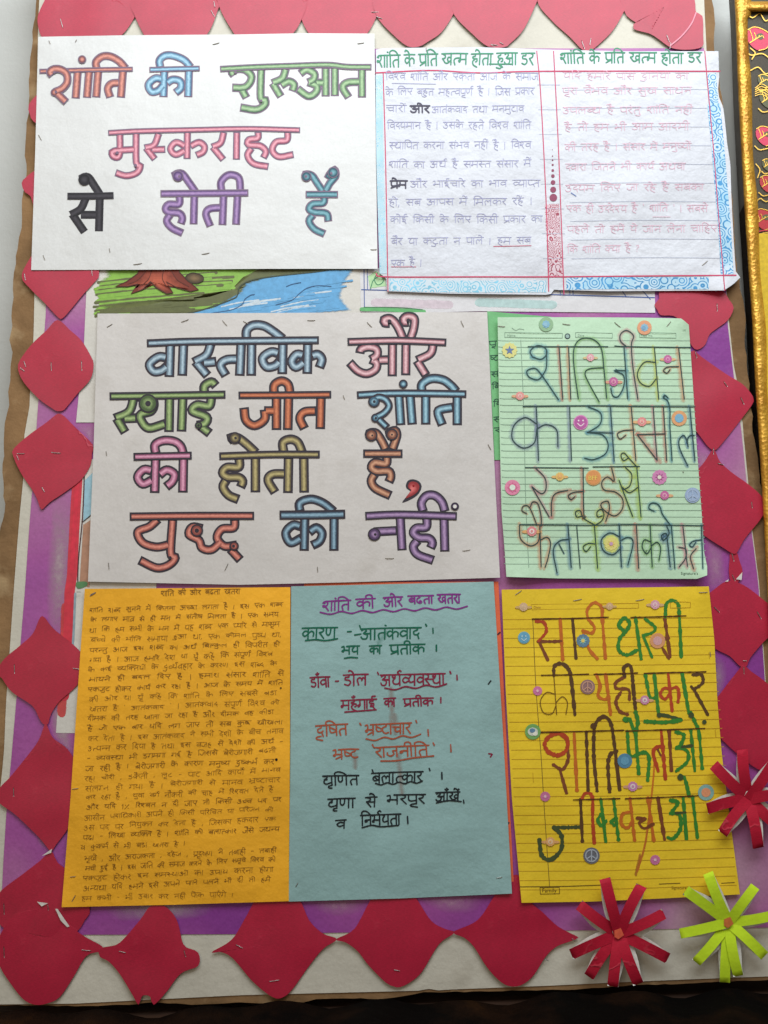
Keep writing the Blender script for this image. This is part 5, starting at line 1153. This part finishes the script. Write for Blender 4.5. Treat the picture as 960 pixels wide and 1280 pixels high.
b.ribbon([(886,816),(887,823)], .7, YN, .0002); b.ribbon([(894,912),(895,922)], .7, YN, .0002); b.ribbon([(666,966),(667,978)], .6, YN, .0002)
latin(b, "Date", 667, 760.5, 4.5, ink((160, 110, 50)), .0002); latin(b, "Family", 677.5, 1115.3, 7.2, ink((92, 66, 26)), .0003)
b.ribbon([(675,1109.5),(699,1109),(699.5,1117),(675.5,1117.5),(675,1109.5)], .7, ink((92, 66, 26)), .0003, smooth=False); latin(b, "Signature", 839, 1111.5, 5.2, ink((120, 90, 30)), .0002)
b.build("printed_ruling", p7)
DK, OB, RO, GN, DG_, BR = (88,58,24), (196,104,28), (180,66,26), (54,128,42), (66,78,40), (124,66,30)
HD = ink((84, 50, 22))
rowsY = [(620, 730, 3.4286, [("172,160 205,165 216,202 190,236 182,244", RO, 4), ("180,246 240,246 278,245", BR, 4), ("185,248 222,325", BR, 4), ("275,150 286,325", OB, 4.2), ("328,150 343,318", DK, 4.2), ("402,158 422,186 410,210 372,200", OB, 4.2), ("375,214 400,280 434,320", OB, 4), ("395,152 391,112 420,80 453,100 456,150 469,318", OB, 4.4), ("545,198 526,176 550,146 573,170 555,205 530,235 526,282 560,304 604,284", GN, 4.8), ("598,145 622,320", GN, 4.6), ("640,150 682,186 670,208 632,220", GN, 4.2), ("630,220 668,312", GN, 4.2), ("740,232 714,240 708,262 740,318", BR, 4), ("724,150 746,310", BR, 4.4), ("726,140 730,86 755,70 780,86 786,140 794,312", GN, 4.8)]),
 (620, 830, 3.4286, [("248,48 250,10 280,-2 308,18 322,62 338,215", DK, 5), ("430,45 446,92 438,136 465,152 484,140", OB, 4.4), ("470,45 491,215", OB, 4.6), ("553,54 515,78 516,104 568,110 572,152", BR, 4.2), ("534,122 514,160 530,202 564,216", BR, 4.4), ("550,50 548,16 570,4 582,30 590,120 600,216", DK, 5), ("640,45 650,100 662,145 690,142", GN, 4.6), ("678,42 697,216", GN, 4.6), ("697,216 740,224 792,240", DG_, 5.2), ("640,246 720,250 792,241", GN, 5.6), ("746,108 720,104 704,130 724,150 748,124", RO, 4.2), ("738,42 755,200", RO, 4.2), ("750,106 776,100 784,130 780,162", RO, 4.2), ("798,40 826,208", GN, 4.8), ("845,46 880,46 886,80 850,106 838,98", DK, 4.6), ("848,108 907,216", DK, 4.6)]),
 (620, 890, 3.4286, [("222,170 208,140 225,108 262,92 298,108 308,140 296,170 262,186 224,172", RO, 5.6), ("304,150 310,200 285,246 246,226", BR, 4.4), ("272,240 302,346", BR, 4.2), ("335,92 347,336", OB, 4.6), ("387,86 395,336", DK, 4.4), ("433,336 420,200 420,90 430,44 462,20 490,44 505,120 530,332", DK, 5), ("517,168 490,182 480,230 487,340", DK, 5), ("563,84 572,182 604,186", GN, 5), ("598,84 612,264", GN, 4.8), ("605,180 640,174 656,200 650,292", GN, 5), ("560,38 550,34 572,32 590,76 600,88", GN, 5), ("598,0 608,40 600,84", GN, 5.4), ("718,148 690,150 674,176 695,252", RO, 4.4), ("692,158 706,186", BR, 3), ("708,80 726,286", RO, 4.8), ("742,80 752,250", BR, 4.8), ("772,86 806,100 790,142 774,156", GN, 5), ("775,152 820,168 820,212 774,252", GN, 5), ("785,150 840,145", DG_, 4), ("835,80 852,250", GN, 4.6), ("834,2 856,50 870,90 884,242", GN, 4.6), ("790,272 810,288 828,360", GN, 4.8)]),
 (630, 980, 3.4286, [("330,184 270,186 212,186", DG_, 4.8), ("215,186 246,222 244,282 200,324 162,306 152,240", DG_, 5.8), ("328,66 336,246", DK, 4.4), ("336,60 345,42 368,40 380,66 380,150 387,252", RO, 4.6), ("417,128 402,155 420,180 437,158", GN, 4.4), ("415,65 436,246", GN, 4.4), ("482,148 460,160 472,176", GN, 5), ("470,65 491,240", GN, 4.6), ("547,118 508,130 504,172 530,188 552,158", OB, 4.4), ("540,62 560,242", OB, 4.4), ("570,146 604,150 580,166 600,190 640,172", BR, 4), ("617,60 642,242", OB, 4.8), ("660,60 688,236", BR, 4.8), ("714,70 745,80 718,122", GN, 5), ("715,126 752,132 756,192 725,234 704,230", GN, 5.4), ("738,125 776,122", DG_, 4), ("768,58 782,234", GN, 4.8), ("808,54 829,230", GN, 4.6)])]
HDS = ["155,150 330,147 482,142;578,143 700,140 814,136", "195,48 300,46 397,43;420,44 500,42 607,38;635,40 760,36 900,33", "190,88 400,82 547,78;555,82 720,76 895,70", "298,68 400,65 497,62;520,63 680,57 832,50"]
for (x0_, y0_, s_, it), hd in zip(rowsY, HDS):
    b = MB(H7); crayons(b, x0_, y0_, s_, it, 0, None, wob=.3)
    for st in PP(hd): b.ribbon([(x0_+a/s_, y0_+c/s_) for a, c in st], 1.5, HD, .0006, wob=.3)
    b.build("crayon_lettering", p7)
b = MB(H7); TH = ink((112, 80, 26))
for st in PP("250,128 216,122 190,160 204,208 240,212 256,180;248,48 254,130 260,216;256,166 284,140 306,164 300,216"): b.ribbon([(620+a/3.4286, 830+c/3.4286) for a, c in st], 1.1, TH, .0006)
b.build("crayon_stroke", p7)
for u, v, r, c in ((880.5,902.5,3,DG_),(741.8,907.4,4,DK),(864,894,3.8,DG_),(850.5,971.5,4.2,DG_),(824,894,3.2,DG_),(781.5,899,3.4,GN)): b = MB(H7); b.disc(u, v, r, crayon(c, 1.0, .1), .0007); b.build("crayon_dot", p7)
b = MB(H7); b.ribbon([(818,950),(817,970),(814,1000)], 3, crayon((214, 120, 30), .7, .3), .0003); b.ribbon([(814,998),(807,1052),(797,1088)], 4, crayon((200, 110, 40), .6, .35), .0003); b.ribbon([(800,1070),(795,1092)], 7, crayon((180, 110, 40), .45, .4), .0003)
b.build("crayon_smear", p7)
for k, u, v, r, c, lab in (("winged",654.4,758.6,5.6,((214,170,130),(206,160,80),(224,190,150)),"beige winged sticker in the top left corner"),("winged",762,757.7,4.8,((214,160,110),(206,160,80),(224,190,140)),"faint beige winged sticker at the top middle"),("winged",819,755.7,6,((226,150,180),(206,160,100),(240,200,210)),"pale pink winged sticker at the top right"),("smile",655,797,7.6,((90,170,196),(70,156,206),(190,226,240)),"light blue smiling-face sticker"),
   ("flower",728.8,800.9,8.6,((64,110,150),(110,196,206),(236,206,90)),"blue flower sticker"),("ring",822,800.9,9.6,((222,140,84),(214,150,160)),"orange-rimmed pink sticker"),("flower",672,863.5,6,((206,90,160),(226,110,180),(240,190,200)),"pink flower sticker at the left"),("peace",734.6,858.6,9.2,((128,84,92),(190,132,112)),"brown peace-sign sticker"),("winged",806,875,6,((206,120,170),(216,150,100),(236,226,226)),"pink winged sticker with white middle"),
   ("eye",666,914.6,9.8,((86,158,70),(206,216,206),(236,236,226),(60,110,160)),"green-rimmed blue and white sticker"),("ring",781,951,9.2,((40,112,160),(62,140,186)),"plain blue disc sticker"),("flower",681.5,995.6,6.4,((196,84,150),(216,120,180),(236,180,200)),"magenta flower sticker beside the third row"),("winged",791,983,6.4,((196,110,180),(206,140,100),(230,216,220)),"lilac winged sticker"),("ring",882.5,990.6,10,((104,164,168),(226,130,84)),"teal sticker with an orange middle"),
   ("winged",688,1052,6,((230,160,90),(224,150,80),(240,200,160)),"orange winged sticker"),("peace",739.4,1069.5,10.2,((70,76,96),(150,162,184)),"dark grey peace-sign sticker"),("flower",819,1074.8,6.4,((196,84,150),(206,110,180),(236,190,206)),"pink flower sticker near the bottom")):
    sticker(p7, H7, k, u, v, r, c, lab)
staples(p7, H7, [(648,741,-35,10),(722,750,-12,11),(800,750,-10,11),(879,740.5,-2,11),(888,818,80,6)], M_DARKSTEEL)

# ================================================================ PAPER-STRIP FLOWERS
def flower(label, c, tips, wpx, red, white, centre_mat, cat="paper flower"):
    base = P(c[0], c[1], .008); root = empty("strip_flower", base); tag(root, label, cat, "paper-strip flowers")
    rr = random.Random(int(c[0]))
    for k, (tx, ty) in enumerate(tips):
        L = math.dist(c, (tx, ty)); d = ((tx-c[0])/L, (ty-c[1])/L); n_ = (-d[1], d[0])
        tw = rr.uniform(.35, .9)*(1 if rr.random() < .6 else -1); lift = rr.uniform(.003, .006); bow = rr.uniform(-2, 2)
        b = MB(flat(0)); mr, mw = b.mi(red), b.mi(white); N = 10; pr = None; pw = None
        for i in range(N+1):
            s = i/N; x = c[0]+(tx-c[0])*s+n_[0]*bow*math.sin(s*3.14); y = c[1]+(ty-c[1])*s+n_[1]*bow*math.sin(s*3.14)
            h = .0085 + k*.0004 + lift*math.sin(s*2.6) ; tilt = .0012*tw*s; hw = wpx/2
            row = [b.vert(x+n_[0]*hw*q, y+n_[1]*hw*q, h+tilt*q) for q in (-1, 0, 1)]
            # the strip is folded back under itself: its white inside shows along one edge
            sw = 6.2*tw*math.sin(min(1, s*1.15)*3.1)
            low = [b.vert(x+n_[0]*(hw*q+sw), y+n_[1]*(hw*q+sw), max(.0062, h-.0005-.0035*math.sin(s*3.14))) for q in (-1, 0, 1)]
            if pr:
                for q in (0, 1):
                    b.face((pr[q], pr[q+1], row[q+1], row[q]), mr, ((0, .5),)*4); b.face((pw[q], low[q], low[q+1], pw[q+1]), mw, ((0, .5),)*4)
            pr, pw = row, low
        b.face((pr[0], pr[1], pw[1], pw[0]), mr, ((0, .5),)*4); b.face((pr[1], pr[2], pw[2], pw[1]), mr, ((0, .5),)*4)
        b.build("petal", root)
    if centre_mat:
        b = MB(flat(.0085+len(tips)*.0004+.0012)); b.poly([(c[0]-6,c[1]-4),(c[0]+2,c[1]-7),(c[0]+6,c[1]+2),(c[0]-1,c[1]+7),(c[0]-6,c[1]+4)], centre_mat, 0); b.build("flower_centre", root)
    return root
m_str = crepe("red_strip_paper", (180, 20, 48), .7, .25); m_neon = paper("neon_strip_paper", (196, 226, 42), .75, .07, .2, .6); m_wh = plain("strip_white", (216, 212, 204), .7)
m_cen = plain("orange_centre", (214, 92, 66), .6); m_cen2 = plain("brown_orange_centre", (198, 112, 58), .6)
fA = flower("red paper-strip flower with an orange centre below the yellow lined page", (774,1167), [(736,1221),(714,1193),(724,1131),(766,1233),(798,1230),(835,1198),(830,1142),(756,1098),(802,1107)], 14, m_str, m_wh, m_cen)
fC = flower("neon yellow-green paper-strip flower at the lower right corner", (911,1153), [(870,1203),(906,1228),(923,1220),(956,1195),(968,1144),(944,1108),(885,1091),(857,1113),(850,1167)], 13, m_neon, m_wh, m_cen2)
fB = flower("red paper-strip star without a centre piece at the right edge, overlapping the yellow lined page", (936,999), [(928,937),(892,956),(884,1011),(948,1060),(974,1034),(976,992),(903,1042),(968,952)], 14, m_str, m_wh, None)
